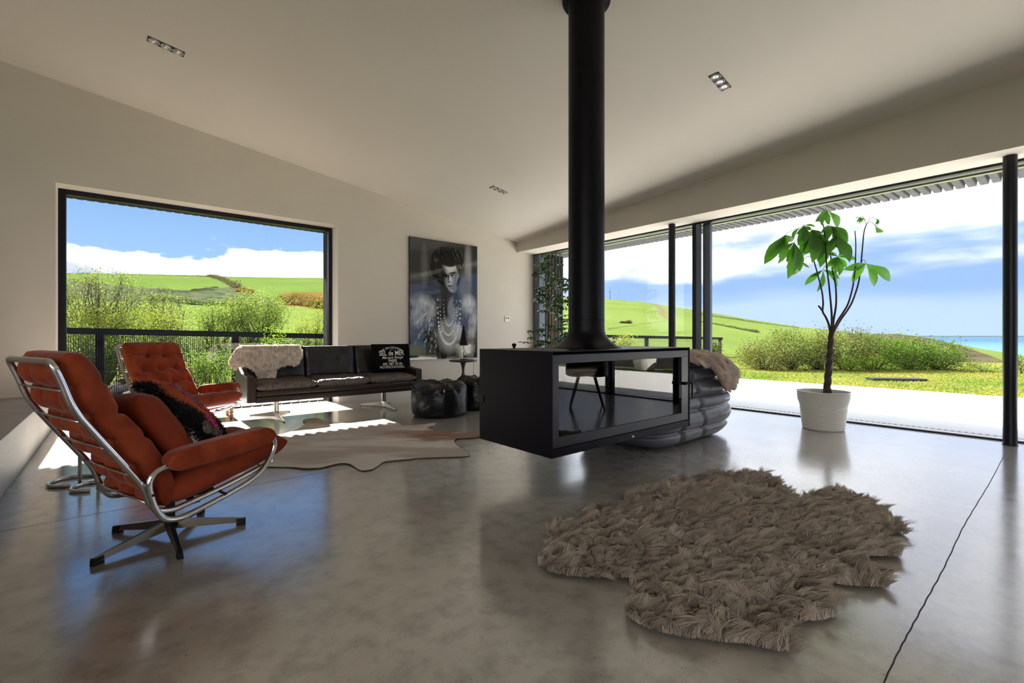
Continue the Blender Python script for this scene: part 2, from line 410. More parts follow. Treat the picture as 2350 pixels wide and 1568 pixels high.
def locks(a, b, size, seed):
    """index of the lock (jittered cell) each root belongs to"""
    a = np.asarray(a) / size; b = np.asarray(b) / size; ia = np.floor(a).astype(int); ib = np.floor(b).astype(int); best = np.full(len(a), 1e9); key = np.zeros(len(a), np.int64)
    for da in (-1, 0, 1):
        for db in (-1, 0, 1):
            ca, cb = ia + da, ib + db; h1 = np.sin(ca * 127.1 + cb * 311.7 + seed) * 43758.5453; h2 = np.sin(ca * 269.5 + cb * 183.3 + seed) * 43758.5453
            d = (a - ca - (h1 - np.floor(h1))) ** 2 + (b - cb - (h2 - np.floor(h2))) ** 2; k = d < best; best = np.where(k, d, best); key = np.where(k, (ca + 5000) * 20000 + cb + 5000, key)
    return np.unique(key, return_inverse=True)[1].ravel()
def fur(name, P, Nn, D, Ln, w, cols, m, parent=None, curl=0.35, jit=0.35, lock=None, pull=.8, swirl=.35, lockvar=.3):
    """tapered curved strands rooted at P along normal N, combed towards D"""
    n = len(P); P = np.asarray(P, float); Nn = np.asarray(Nn, float); D = np.asarray(D, float)
    D = D + rng.normal(0, jit, (n, 3)); D -= Nn * (D * Nn).sum(1, keepdims=True)
    Ln = np.asarray(Ln).reshape(-1, 1) * rng.uniform(.75, 1.2, (n, 1))
    S = np.cross(Nn + rng.normal(0, .3, (n, 3)), D + 1e-6); S /= np.linalg.norm(S, axis=1, keepdims=True) + 1e-9
    wob = rng.normal(0, curl, (n, 1))
    off = None
    if lock is not None:
        ng = lock.max() + 1; cnt = np.bincount(lock, minlength=ng)[:, None].astype(float)
        mean = lambda q: np.stack([np.bincount(lock, q[:, i], ng) for i in range(3)], 1) / cnt
        gD = mean(D) + rng.normal(0, swirl, (ng, 3)); gP = mean(P); gL = rng.uniform(1 - lockvar, 1 + lockvar, (ng, 1))[lock]; Ln = Ln * gL
        gD = gD[lock]; gD = gD - Nn * (gD * Nn).sum(1, keepdims=True)
        D = D * (1 - pull) + gD * pull; off = (gP[lock] - P) * pull
        cols = np.asarray(cols) * rng.uniform(.82, 1.18, (ng, 1))[lock]
    ts = [0, .35, .7, 1.0]; V = []
    for k, t in enumerate(ts):
        c = P + Nn * Ln * (t * (1 - .45 * t)) + D * Ln * (t * t * .95) + S * Ln * wob * math.sin(t * PI) * .35
        if off is not None: c = c + off * t ** 1.3
        ww = w * (1, .9, .65, 0)[k]
        if k < 3: V += [c - S * ww, c + S * ww]
        else: V += [c]
    V = np.stack(V, 1).reshape(-1, 3)
    b = np.arange(n)[:, None] * 7
    q = np.concatenate([b + np.array([0, 1, 3, 2]), b + np.array([2, 3, 5, 4])]); tr = b + np.array([4, 5, 6])
    cc = np.asarray(cols)
    shade = rng.uniform(.8, 1.2, (n, 1))
    C = np.repeat((cc * shade), 7, axis=0)
    return npmesh(name, V, [q, tr], m, parent, col=C)

def inpoly(x, y, poly):
    poly = np.asarray(poly); ins = np.zeros(len(x), bool); j = len(poly) - 1
    for i in range(len(poly)):
        xi, yi = poly[i]; xj, yj = poly[j]
        c = ((yi > y) != (yj > y)) & (x < (xj - xi) * (y - yi) / (yj - yi + 1e-12) + xi)
        ins ^= c; j = i
    return ins
def vnoise(x, y, s, seed=0):
    """cheap smooth 2-D value noise 0..1"""
    x = np.asarray(x) * s; y = np.asarray(y) * s
    xi = np.floor(x).astype(int); yi = np.floor(y).astype(int); fx = x - xi; fy = y - yi
    fx = fx * fx * (3 - 2 * fx); fy = fy * fy * (3 - 2 * fy)
    def h(a, b): 
        v = np.sin(a * 127.1 + b * 311.7 + seed * 74.7) * 43758.5453
        return v - np.floor(v)
    return (h(xi, yi) * (1 - fx) + h(xi + 1, yi) * fx) * (1 - fy) + (h(xi, yi + 1) * (1 - fx) + h(xi + 1, yi + 1) * fx) * fy
def fbm(x, y, s, o=4, seed=0):
    return sum(vnoise(x, y, s * 2 ** k, seed + k) * .5 ** k for k in range(o)) / sum(.5 ** k for k in range(o))

# ================================================================== THE ROOM
YB, XB, XG, HD = 6.63, 5.69, 6.14, 2.517      # back wall, bulkhead face, glazing line, head height
def ceil_z(x, y): return 3.9127 - .1390 * x - .0638 * y
m = MB(); m.box((-5, -6, -.3), (6.10, 6.88, 0)); struct(m.build('floor', MT['floor']))
# sawn joints in the slab
m = MB()
pts = [at_z(2312, 1030), at_z(2276, 1100), at_z(2240, 1160), at_z(2208, 1215), at_z(2168, 1300), at_z(2130, 1370), at_z(2092, 1440), at_z(2060, 1500), at_z(2020, 1585)]
q = []
for i, p in enumerate(smooth_path(pts, 8)):
    q.append(Vector((p.x, p.y + .0007 * math.sin(i * 1.9) + .0005 * math.sin(i * 4.3), 0.0004)))
w = .0021
vs = [v + Vector((0, s * w, 0)) for v in q for s in (-1, 1)]
m.add(vs, [(2 * i, 2 * i + 2, 2 * i + 3, 2 * i + 1) for i in range(len(q) - 1)])
struct(m.build('floor_joint_near', MT['rubber']))
m = MB(); m.box((-.53, 3.326, 0), (5.6, 3.330, .0004)); struct(m.build('floor_joint_far', MT['wood_dark']))
# sloping ceiling slab
m = MB()
cs = [(-5, -6), (5.72, -6), (5.72, 6.66), (-5, 6.66)]
m.add([(x, y, ceil_z(x, y)) for x, y in cs] + [(x, y, ceil_z(x, y) + .3) for x, y in cs], [(0, 1, 2, 3), (7, 6, 5, 4), (0, 4, 5, 1), (1, 5, 6, 2), (2, 6, 7, 3), (3, 7, 4, 0)])
struct(m.build('ceiling', MT['ceiling']))
m = MB()
WL, WR = -.51, 2.352
m.box((-5.3, YB, 0), (WL, 6.95, 4.9)); m.box((WR, YB, 0), (6.14, 6.95, 4.2)); m.box((WL, YB, HD), (WR, 6.95, 4.6))
struct(m.build('wall_back', MT['wall']))
m = MB(); m.box((XB, -6, HD), (6.10, YB, 4.2)); struct(m.build('wall_right', MT['wall']))
m = MB(); m.box((-5.3, -6.0, 0), (-5, -5.5, 5.2)); m.box((-5.3, -.1, 0), (-5, YB, 5.2)); m.box((-5.3, -5.5, 3.4), (-5, -.1, 5.2)); m.box((-5.3, -5.5, 0), (-5, -.1, .345)); struct(m.build('wall_left', MT['wall']))
m = MB(); m.box((-5.3, -6.3, 0), (-4.6, -6, 5.2)); m.box((-2.0, -6.3, 0), (6.4, -6, 5.2)); m.box((-4.6, -6.3, 2.9), (-2.0, -6, 5.2)); struct(m.build('wall_front', MT['wall']))
w3 = struct(empty('fill_window_3', (-3.3, -6.15, 0)))  # added window in the unseen rear wall, lets in fill light
m = MB()
for x in (-1.3, -.03, 1.24): m.box((x, -.03, .405), (x + .06, .03, 2.84))
m.box((-1.3, -.03, .345), (1.3, .03, .405)); m.box((-1.3, -.03, 2.84), (1.3, .03, 2.9)); m.build('window_frame', MT['frame'], w3)
m = MB(); m.box((-1.3, -.005, .405), (1.3, .005, 2.84)); m.build('pane', MT['glass'], w3)
w4 = struct(empty('fill_window_4', (-5.15, -2.8, 0)))  # second added window, out of view on the left, brightens the room
m = MB()
for y in (-2.7, -.93, .87, 2.64): m.box((-.03, y, .405), (.03, y + .06, 3.34))
m.box((-.03, -2.7, .345), (.03, 2.7, .405)); m.box((-.03, -2.7, 3.34), (.03, 2.7, 3.4)); m.build('window_frame', MT['frame'], w4)
m = MB(); m.box((-.005, -2.7, .405), (.005, 2.7, 3.34)); m.build('pane', MT['glass'], w4)
m = MB(); m.box((6.10, -6, 0), (6.22, -5.2, 2.6)); m.box((6.10, -6, HD), (6.22, YB, 3.3)); struct(m.build('wall_glazing_surround', MT['clad']))
m = MB(); m.box((2.36, 6.612, 0), (5.69, 6.63, .085)); m.box((5.69, 6.612, 0), (6.08, 6.63, .085)); struct(m.build('baseboard_back', MT['white']))
# raised concrete platform on the left
m = MB(); m.box((-5, -6, 0), (-.535, 6.63, .345), .004); struct(m.build('floor_platform', MT['concrete']))
# outer skin of the back wall with its rough window reveal
m = MB(); m.box((-5.3, 6.95, -.1), (-.475, 7.2, 3.6)); m.box((2.335, 6.95, -.1), (6.2, 7.2, 3.2)); m.box((-.475, 6.95, 2.50), (2.335, 7.2, 3.4))
struct(m.build('wall_outer_cladding', MT['clad']))

# window 1 : the big fixed picture window
w1 = struct(empty('window_1', ((WL + WR) / 2, 6.90, 0)))
w1x = w1.location.x
def rel(o, a): return tuple(p - q for p, q in zip(a, o.location))
fw = .062
for nm, a, b in (('jamb', (WL, 6.86, 0), (WL + fw, 6.94, HD)), ('jamb', (WR - .05, 6.86, 0), (WR, 6.94, HD)),
                 ('head_rail', (WL + fw, 6.86, HD - .055), (WR - .05, 6.94, HD)), ('sill_rail', (WL + fw, 6.86, -.01), (WR - .05, 6.94, .003))):
    m = MB(); m.box(rel(w1, a), rel(w1, b), .004); m.build(nm, MT['frame'], w1)
m = MB(); m.box(rel(w1, (WL + fw, 6.895, .022)), rel(w1, (WR - .05, 6.905, HD - .055))); m.build('pane', MT['glass'], w1)

# window 2 : the sliding glazed wall
w2 = struct(empty('window_2', (XG, 0, 0)))
def w2box(nm, a, b, mt, bev=.003):
    m = MB(); m.box(rel(w2, a), rel(w2, b), bev); return m.build(nm, mt, w2)
w2box('bottom_track', (6.10, -5.2, -.02), (6.16, YB, .014), MT['frame'])
w2box('outer_track', (6.185, -5.2, -.02), (6.24, YB, .010), MT['satin'])
w2box('head_track', (6.10, -5.2, 2.496), (6.17, YB, HD), MT['frame'])
w2box('outer_head_track', (6.19, -5.2, 2.502), (6.25, YB, HD), MT['framegrey'])
yj = at_x(1243, 700, 6.16).y
w2box('jamb', (6.10, yj, 0), (6.25, YB, 2.496), MT['framegrey'])
for yy in (3.30, -.98):
    w2box('stile', (6.10, yy, .014), (6.17, yy + .055, 2.496), MT['frame'])
    w2box('stile', (6.10, yy - .045, .014), (6.17, yy, 2.496), MT['framegrey'])
    w2box('stile', (6.185, yy - .16, .010), (6.245, yy - .055, 2.502), MT['framegrey'])
for a, b, x in ((3.355, yj, 6.135), (-.925, 3.14, 6.215), (-5.2, -1.025, 6.135)):
    w2box('pane', (x - .005, a, .02), (x + .005, b, 2.497), MT['glass'], 0)

# clad wing wall outside the far corner
m = MB(); m.box((6.25, 6.66, -.1), (6.97, 6.95, 2.75))
for k in range(8): m.box((6.27 + k * .09, 6.635, -.1), (6.31 + k * .09, 6.66, 2.7))
struct(m.build('wall_wing', MT['clad']))

# steel posts standing just inside the glazing
for k, (x, y) in enumerate(((5.925, .314), (5.925, 3.562))):
    o = empty('steel_column', (x, y, 0))
    tag(o, ['black round steel column standing in front of the glass at the right edge', 'black round steel column beside the meeting stiles behind the stove'][k], 'column', 'round steel columns along the glazing')
    m = MB(); m.lathe([(.046, 0), (.046, HD)], n=28); m.build('shaft', MT['frame'], o, True, sharp=40)
    m = MB(); m.lathe([(.052, 0), (.052, .004), (.0465, .006)], n=28); m.build('base_ring', MT['frame'], o, True, sharp=40)

# corrugated overhangs seen through the heads of the windows
def corrugated(name, along, a0, a1, c0, c1, z0, z1, pitch=.095, amp=.05):
    m = MB(); n = int((a1 - a0) / pitch); prof = []
    for k in range(n):
        s = a0 + k * pitch
        prof += [(s, amp), (s + pitch * .18, amp), (s + pitch * .26, 0), (s + pitch * .92, 0)]
    prof.append((a0 + n * pitch, amp))
    vs = []
    for (s, h) in prof:
        for cc, zz in ((c0, z0), (c1, z1)):
            for dz in (0, .03): vs.append((s, cc, zz + h + dz) if along == 'x' else (cc, s, zz + h + dz))
    fs = []
    for i in range(len(prof) - 1):
        a, b = 4 * i, 4 * i + 4
        fs += [(a, b, b + 2, a + 2), (a + 1, a + 3, b + 3, b + 1), (a + 2, b + 2, b + 3, a + 3), (a, a + 1, b + 1, b)]
    m.add(vs, fs); return m.build(name, MT['corr'])
struct(corrugated('roof_canopy_back', 'x', -5.2, 6.9, 7.15, 8.40, 2.59, 2.752, .105))
m = MB(); m.box((-5.2, 7.15, 2.84), (6.95, 8.36, 2.90)); struct(m.build('roof_deck_back', MT['clad']))
struct(corrugated('roof_canopy_side', 'y', -6, 8.3, 6.62, 7.12, 2.565, 2.58, .093))
m = MB(); m.box((6.22, -6, 2.585), (6.62, 8.3, 2.60)); m.box((6.56, -6, 2.560), (6.62, 8.3, 2.60)); struct(m.build('trim_1', MT['trimgreen']))
m = MB(); m.box((6.22, -6, 2.65), (7.08, 8.3, 2.72)); struct(m.build('roof_deck_side', MT['clad']))

# ================================================================== OUTSIDE
m = MB(); m.box((6.25, -14, -.2), (10.69, 9.2, -.012)); struct(m.build('floor_terrace', MT['terrace']))
dr = empty('slot_drain', (6.42, 1.5, -.012)); tag(dr, 'long steel slot drain let into the terrace along the glazing', 'drain')
m = MB(); m.box((-.05, -7, 0), (.05, 5, .003)); m.build('channel', MT['framegrey'], dr)
m = MB()
for k in range(200): m.box((-.022, -5 + k * .05, .003), (.022, -4.972 + k * .05, .0045))
s_ = m.build('slots', MT['white'], dr); s_['kind'] = 'stuff'

RIDGE = [(-1500, 615), (-100, 625), (150, 627), (400, 631), (590, 636), (748, 638), (1000, 660), (1230, 684), (1393, 686), (1470, 692), (1540, 703), (1600, 713), (1700, 730),
         (1830, 751), (1900, 757), (1990, 768), (2060, 767), (2130, 777), (2200, 796), (2300, 830), (2350, 850), (2700, 880), (4500, 900)]
RA = np.array([(p - CX) / FPX for p, _ in RIDGE]); RB = np.array([(HY - q) / FPX for _, q in RIDGE])
def terr_b(a, d):
    """height over eye / depth of the land at lateral slope a and depth d (the valley and the hill beyond)"""
    F = np.clip(np.log(np.maximum(d, 16) / 16) / math.log(420 / 16), 0, 1) ** .8
    rb = np.interp(a, RA, RB); b0 = -.99 / np.maximum(d, 16)
    return b0 * (1 - F) + (rb - (-.99 / 420) * 0) * F
def terr_z(a, d):
    z = CAMH + terr_b(a, d) * d
    return np.where(d < 16, -.04, z)
aa = np.concatenate([np.linspace(-2.6, -1.12, 24), np.linspace(-1.1, 1.25, 380), np.linspace(1.27, 2.8, 24)])
dd = np.concatenate([np.linspace(5, 15.9, 6), np.geomspace(16, 420, 130), [470, 560, 800]])
A, Dm = np.meshgrid(aa, dd, indexing='ij')
Z = terr_z(A, Dm)
back = Dm > 425
Z = np.where(back, CAMH + np.interp(A, RA, RB) * 420 - (Dm - 420) * .55 - 2, Z)
Z = Z + np.where(Dm > 60, (fbm(A * Dm * .8 + 300, Dm * .8, .05, 3) - .5) * .012 * Dm * np.clip((Dm - 60) / 100, 0, 1) * .25, 0)
X = Dm * (FW[0] + A * RT[0]); Y = Dm * (FW[1] + A * RT[1])
PX = CX + A * FPX; PY = HY - (Z - CAMH) / Dm * FPX
VG = .26     # living grass and leaves reflect little of the strong sun
g1 = np.array((.17, .25, .055)); g2 = np.array((.25, .33, .09))
t = fbm(X, Y, .03, 4)[..., None]; col = g1 * (1 - t) + g2 * t
fine = fbm(X, Y, .6, 4, 5)[..., None]
col = col * (.85 + .3 * fine)
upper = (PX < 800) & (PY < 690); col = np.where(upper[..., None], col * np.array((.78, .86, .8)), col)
def patch(poly, c1, c2, s=.35, soft=7):
    global col
    wob = (fbm(X, Y, .08, 3, 9) - .5) * soft * 2
    ins = inpoly((PX + wob).ravel(), (PY + wob * .5).ravel(), poly).reshape(PX.shape)
    n = np.clip((fbm(X, Y, s, 4, 3)[..., None] - .35) / .3, 0, 1)
    col = np.where(ins[..., None], np.array(c1) * (1 - n) + np.array(c2) * n, col)
scrub = ((.07, .10, .05), (.17, .18, .10))
patch([(100, 640), (200, 648), (320, 660), (470, 668), (540, 655), (490, 640), (478, 634), (500, 634), (545, 652), (575, 672), (640, 692), (640, 712), (500, 704), (400, 698), (250, 690), (100, 678)], *scrub)
patch([(360, 662), (430, 668), (500, 662), (500, 668), (430, 674), (360, 668)], (.05, .07, .04), (.08, .09, .05))
patch([(640, 680), (655, 672), (700, 668), (760, 675), (760, 718), (700, 706), (650, 702)], (.20, .11, .04), (.32, .19, .05))
patch([(545, 668), (560, 664), (575, 668), (575, 676), (550, 674)], (.16, .09, .04), (.24, .14, .05))
patch([(1500, 696), (1515, 700), (1530, 720), (1535, 735), (1520, 728), (1508, 708)], (.20, .15, .07), (.28, .22, .10))
patch([(1950, 765), (1990, 766), (2060, 764), (2130, 776), (2200, 792), (2310, 830), (2360, 850), (2800, 880), (2800, 950), (2100, 850), (2000, 790), (1940, 778)], (.10, .095, .055), (.17, .13, .09), .5)
col = np.where((Dm < 17)[..., None], np.array((.30, .33, .07)) * (.8 + .4 * fine), col)
col = col * VG
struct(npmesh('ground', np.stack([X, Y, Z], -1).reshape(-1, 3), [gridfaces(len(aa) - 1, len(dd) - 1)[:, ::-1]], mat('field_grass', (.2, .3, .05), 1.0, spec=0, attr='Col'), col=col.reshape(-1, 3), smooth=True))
m = MB(); m.box((-40, -40, -.30), (22, -2.4, -.06)); struct(m.build('ground_near', mat('lawn_earth', (.05, .065, .015), .95, noise=(2, 5, .3, .7), col2=(.065, .07, .02))))
m = MB(); m.add([(-20000, -30000, -62), (45000, -30000, -62), (45000, 45000, -62), (-20000, 45000, -62)], [(0, 1, 2, 3)])
o = m.build('sea', None)
sm = bpy.data.materials.new('sea_water'); sm.use_nodes = True; o.data.materials.append(sm)
t_ = sm.node_tree; p_ = t_.nodes['Principled BSDF']; p_.inputs['Roughness'].default_value = .6; p_.inputs['Specular IOR Level'].default_value = .1
tcn = t_.nodes.new('ShaderNodeTexCoord'); ln = t_.nodes.new('ShaderNodeVectorMath'); ln.operation = 'LENGTH'; t_.links.new(tcn.outputs['Object'], ln.inputs[0])
mr = t_.nodes.new('ShaderNodeMapRange'); mr.inputs[1].default_value = 2500; mr.inputs[2].default_value = 8000; t_.links.new(ln.outputs['Value'], mr.inputs[0])
mx_ = t_.nodes.new('ShaderNodeMix'); mx_.data_type = 'RGBA'; mx_.inputs[6].default_value = (.036, .085, .10, 1); mx_.inputs[7].default_value = (.012, .040, .085, 1)
t_.links.new(mr.outputs[0], mx_.inputs[0]); t_.links.new(mx_.outputs[2], p_.inputs['Base Color'])
struct(o)

def on_land(px, d):
    a = (px - CX) / FPX; x = d * (FW[0] + a * RT[0]); y = d * (FW[1] + a * RT[1]); return Vector((x, y, float(terr_z(np.array(a), np.array(float(d))))))
def land_at(px, py):
    """depth at which the land shows at this pixel"""
    a = (px - CX) / FPX; ds = np.geomspace(16, 420, 400); b = terr_b(np.full(400, a), ds); tgt = (HY - py) / FPX
    i = int(np.argmin(np.abs(b - tgt))); return on_land(px, ds[i])

# hedges running across the fields
def hedge(label, pix, h, colr):
    P = [land_at(*p) for p in pix]; P = smooth_path(P, 14)
    n = len(P) * 130; base = np.array([p[:] for p in P]); i = rng.integers(0, len(P) - 1, n); f = rng.random((n, 1))
    c = base[i] * (1 - f) + base[i + 1] * f
    h = h / FPX * float(np.mean(c[:, 0] * FW[0] + c[:, 1] * FW[1]))
    hh = h * (.45 + 1.1 * vnoise(c[:, 0], c[:, 1], .6 / max(h, .3), 2))
    c = c + rng.normal(0, 1, (n, 3)) * np.stack([h * .35 * np.ones(n), h * .35 * np.ones(n), hh * .25], 1); c[:, 2] += hh * .4
    V, Fq = leafquads(c, h * .16, .9)
    o = npmesh('hedge', V, [Fq], MT['leaf_out'], col=np.repeat(np.array(colr) * VG * rng.uniform(.6, 1.4, (n, 1)), 4, 0))
    tag(o, label, 'hedge'); return o
def leafquads(c, ls, wide=.5, up=None):
    n = len(c); d = rng.normal(0, 1, (n, 3))
    if up is not None: d += up
    d /= np.linalg.norm(d, axis=1, keepdims=True); s = np.cross(d, rng.normal(0, 1, (n, 3))); s /= np.linalg.norm(s, axis=1, keepdims=True) + 1e-9
    l = ls * rng.uniform(.7, 1.3, (n, 1))
    V = np.stack([c - d * l * .5, c + s * l * wide * .5, c + d * l * .5, c - s * l * wide * .5], 1).reshape(-1, 3)
    return V, np.arange(4 * n).reshape(-1, 4)
hedge('dark hedge along the skyline left of the sloping field track', [(100, 628), (250, 630), (400, 633), (480, 635)], 4.5, (.05, .06, .03))
hedge('low dark hedge slanting down between the two upper fields', [(440, 667), (470, 664), (500, 660)], 4, (.05, .06, .03))
hedge('brown hedge climbing the hill track to the skyline', [(478, 635), (500, 640), (520, 650), (545, 662)], 9, (.10, .08, .05))
hedge('orange brown gorse thicket at the foot of the right hand field', [(640, 690), (670, 686), (700, 690), (762, 698), (740, 708), (700, 702), (655, 698)], 15, (.22, .14, .06))
hedge('small rusty gorse patch left of the main gorse thicket', [(545, 672), (560, 669), (580, 674)], 9, (.20, .12, .05))
hedge('dark scrubby hedge bordering the lower left field', [(340, 690), (400, 694), (450, 700), (510, 702), (560, 704)], 12, (.07, .10, .05))
hedge('upper thin hedge on the seaward hillside', [(1596, 722), (1650, 729), (1700, 736), (1760, 745), (1830, 753)], 4, (.10, .10, .04))
hedge('lower dark hedge on the seaward hillside', [(1594, 737), (1640, 745), (1690, 755), (1740, 765)], 5, (.05, .065, .03))
hedge('small bramble clump alone on the seaward slope', [(1427, 742), (1432, 742), (1446, 743)], 7, (.14, .10, .05))
hedge('dark field boundary winding across the slope behind the flue', [(1395, 757), (1430, 751), (1480, 744), (1530, 737)], 2, (.10, .12, .04))

# radio mast on the skyline
p = on_land(1400, 415); ms = empty('radio_mast', p); tag(ms, 'tiny lattice radio mast on the green skyline right of the flue', 'mast')
m = MB(); m.tube([(0, 0, -1), (0, 0, 10.5)], [.35, .12], 5); m.build('pole', MT['twig'], ms)
m = MB()
m.box((-.7, -.1, 6), (.7, .1, 6.5))
m.build('aerial', MT['twig'], ms)

# planting
def plant_mesh(root, name_l, c, n, ls, colr, spread, wide=.5, var=.35, up=None):
    """n leaves scattered round the cluster centres c"""
    n = int(n * 2.1); ls = ls * .60
    k = rng.integers(0, len(c), n); pos = c[k] + rng.normal(0, 1, (n, 3)) * spread
    V, Fq = leafquads(pos, ls, wide, up)
    V = V - np.array(root.location[:])
    cc = np.asarray(colr) * VG; cc = cc[rng.integers(0, len(cc), n)] * rng.uniform(1 - var, 1 + var, (n, 1))
    return npmesh(name_l, V, [Fq], MT['leaf_out'], root, col=np.repeat(cc, 4, 0))
def branchy(root, base, tips, r0, mt, segs=5, wig=.12):
    m = MB(); b = Vector(base)
    for tpt in tips:
        tp = Vector(tpt); ln_ = (tp - b).length; pts = []
        for i in range(segs + 1):
            f = i / segs; p = b.lerp(tp, f) + Vector(rng.normal(0, wig * ln_ * .25, 3)) * math.sin(f * PI)
            p.z += ln_ * .08 * math.sin(f * PI); pts.append(p - root.location)
        m.tube(pts, [r0 * (1 - .88 * (i / segs) ** .7) for i in range(segs + 1)], 5)
    return m.build('stem', mt, root, True)
def shrub(name, label, cat, px, y0, ytop, hw, plane_y=None, d=None, n=2500, ls=.05, cols=((.10, .2, .03),), m_=40, spread=.09, zb=-.05, depth=.6, twigs=None, group=None, r0=.02, wide=.5, wig=.15, topfill=.25):
    """a leafy shrub whose crown spans px-hw..px+hw and rises to row ytop when stood at the given depth"""
    P = at_y(px, ytop, plane_y) if plane_y else at_d(px, ytop, d)
    dep = P.x * FW[0] + P.y * FW[1]; R_ = hw / FPX * dep; H = P.z
    zlo = (at_y(px, y0, plane_y) if plane_y else at_d(px, y0, d)).z
    root = empty(name, (P.x, P.y, zb)); tag(root, label, cat, group)
    u = rng.normal(0, 1, (m_, 3)); u /= np.linalg.norm(u, axis=1, keepdims=True); rad = rng.uniform(.45, 1, (m_, 1)) ** .6
    c = u * rad * np.array([R_, R_ * depth * 1.2, (H - zlo) / 2]) + np.array([P.x, P.y, (H + zlo) / 2])
    plant_mesh(root, 'foliage', c, n, ls, cols, spread, wide)
    tips = c[rng.integers(0, m_, twigs or 14)]
    branchy(root, (P.x, P.y, zb - .05), tips, r0, MT['twig'], wig=wig)
    return root
LG = ((.34, .40, .10), (.27, .34, .09), (.18, .25, .08)); DG = ((.09, .12, .045), (.13, .16, .06), (.05, .07, .03)); YG = ((.42, .42, .10), (.34, .36, .09), (.24, .28, .08))
OL = ((.30, .30, .13), (.20, .24, .09), (.13, .17, .06))
shrub('tree', 'tall thin leafed wind bent tree behind the fence, left of the two', 'tree', 240, 745, 618, 84, plane_y=12.5, n=2300, ls=.062, cols=OL, m_=150, spread=.085, twigs=130, r0=.020, zb=-.1, wig=.28)
shrub('tree', 'smaller sparse tree behind the fence, right of the tall one', 'tree', 380, 750, 662, 46, plane_y=12.5, n=1100, ls=.06, cols=OL, m_=80, spread=.085, twigs=70, r0=.016, zb=-.1, wig=.28)
shrub('shrub', 'bright green elder bush behind the fence above the sofa', 'shrub', 590, 770, 680, 66, plane_y=11.6, n=5200, ls=.06, cols=LG, m_=90, spread=.13, twigs=40, zb=-.1, r0=.03)
shrub('shrub', 'light green bush behind the fence, left of the elder bush', 'shrub', 500, 770, 702, 48, plane_y=11.9, n=2800, ls=.055, cols=LG, m_=60, spread=.12, twigs=26, zb=-.1, r0=.03)
shrub('shrub', 'pale yellow green bush behind the fence at the window edge', 'shrub', 722, 780, 708, 46, plane_y=11.9, n=2200, ls=.05, cols=YG, m_=50, spread=.12, twigs=26, zb=-.1, r0=.02)
shrub('shrub', 'yellowish undergrowth below the tall tree behind the fence', 'shrub', 200, 780, 715, 74, plane_y=11.7, n=3000, ls=.05, cols=YG, m_=60, spread=.13, twigs=26, zb=-.1)
shrub('shrub', 'yellowish undergrowth below the smaller tree behind the fence', 'shrub', 350, 780, 722, 74, plane_y=11.5, n=3000, ls=.05, cols=YG, m_=60, spread=.13, twigs=26, zb=-.1)
for k, (px, lab) in enumerate(((185, 'dark shrub behind the fence mesh at the left window edge'), (320, 'dark shrub behind the fence mesh above the far armchair'), (450, 'dark shrub behind the fence mesh left of the second post'),
                 (580, 'dark shrub behind the fence mesh right of the second post'), (700, 'dark shrub behind the fence mesh at the right window edge'))):
    shrub('shrub', lab, 'shrub', px, 880, 768, 80, plane_y=10.4, n=3600, ls=.05, cols=DG + ((.2, .26, .07),), m_=80, spread=.11, twigs=14, group='undergrowth behind the fence mesh')
shrub('sapling', 'bright lime green sapling in front of the fence rail', 'sapling', 628, 850, 742, 24, plane_y=8.9, n=330, ls=.055, cols=((.36, .48, .05), (.26, .40, .04)), m_=26, spread=.04, twigs=7, zb=-.04, r0=.008)
shrub('sapling', 'lime green young bush in front of the fence at the right window edge', 'sapling', 742, 850, 778, 16, plane_y=8.9, n=260, ls=.05, cols=((.36, .48, .05), (.26, .40, .04)), m_=18, spread=.04, twigs=6, zb=-.04, r0=.008)
shrub('shrub', 'green bush growing outside the window between armchair and sofa', 'shrub', 488, 885, 806, 40, plane_y=8.3, n=1900, ls=.04, cols=((.14, .27, .05), (.22, .34, .08), (.30, .34, .20)), m_=44, spread=.06, twigs=16, zb=-.04, r0=.01)
shrub('shrub', 'reddish flowering clump in front of the fence beside the armchair', 'shrub', 455, 868, 838, 22, plane_y=8.7, n=500, ls=.03, cols=((.42, .10, .07), (.30, .20, .06), (.15, .2, .05)), m_=18, spread=.05, twigs=8, zb=-.04, r0=.008)
# seaward shrubs at the lawn edge
SEA = (((.20, .25, .07), (.13, .18, .05), (.30, .30, .10)), ((.26, .24, .10), (.17, .20, .06), (.30, .30, .12)), ((.18, .30, .05), (.12, .22, .04), (.26, .36, .07)))
for px, hw, yt, k, lab in ((1752, 52, 792, 1, 'brownish green shrub at the left end of the lawn edge thicket'), (1815, 60, 762, 0, 'dark green shrub second from the left in the lawn edge thicket'),
                           (1872, 52, 764, 1, 'yellow brown bush directly behind the money tree trunk'), (1935, 56, 760, 1, 'tawny twiggy bush right of the money tree trunk'),
                           (2010, 60, 775, 2, 'leafy green bush in the middle of the lawn edge thicket'), (2085, 56, 778, 2, 'bright green bush second from the right in the lawn edge thicket'),
                           (2152, 46, 790, 2, 'low green bush at the seaward end of the lawn edge thicket')):
    shrub('shrub', lab, 'shrub', px, 848, yt, hw, d=13.6, n=3400, ls=.075, cols=SEA[k], m_=70, spread=.13, twigs=26, group='thicket at the lawn edge', depth=.9)
shrub('shrub', 'small lime bush at the foot of the thicket, left of the pair', 'shrub', 1952, 848, 822, 22, d=12.9, n=700, ls=.06, cols=((.38, .50, .08), (.30, .44, .06)), m_=20, spread=.07, twigs=8, group='lime bushes')
shrub('shrub', 'small lime bush at the foot of the thicket, right of the pair', 'shrub', 1998, 846, 818, 26, d=12.9, n=900, ls=.06, cols=((.38, .50, .08), (.30, .44, .06)), m_=20, spread=.07, twigs=8, group='lime bushes')
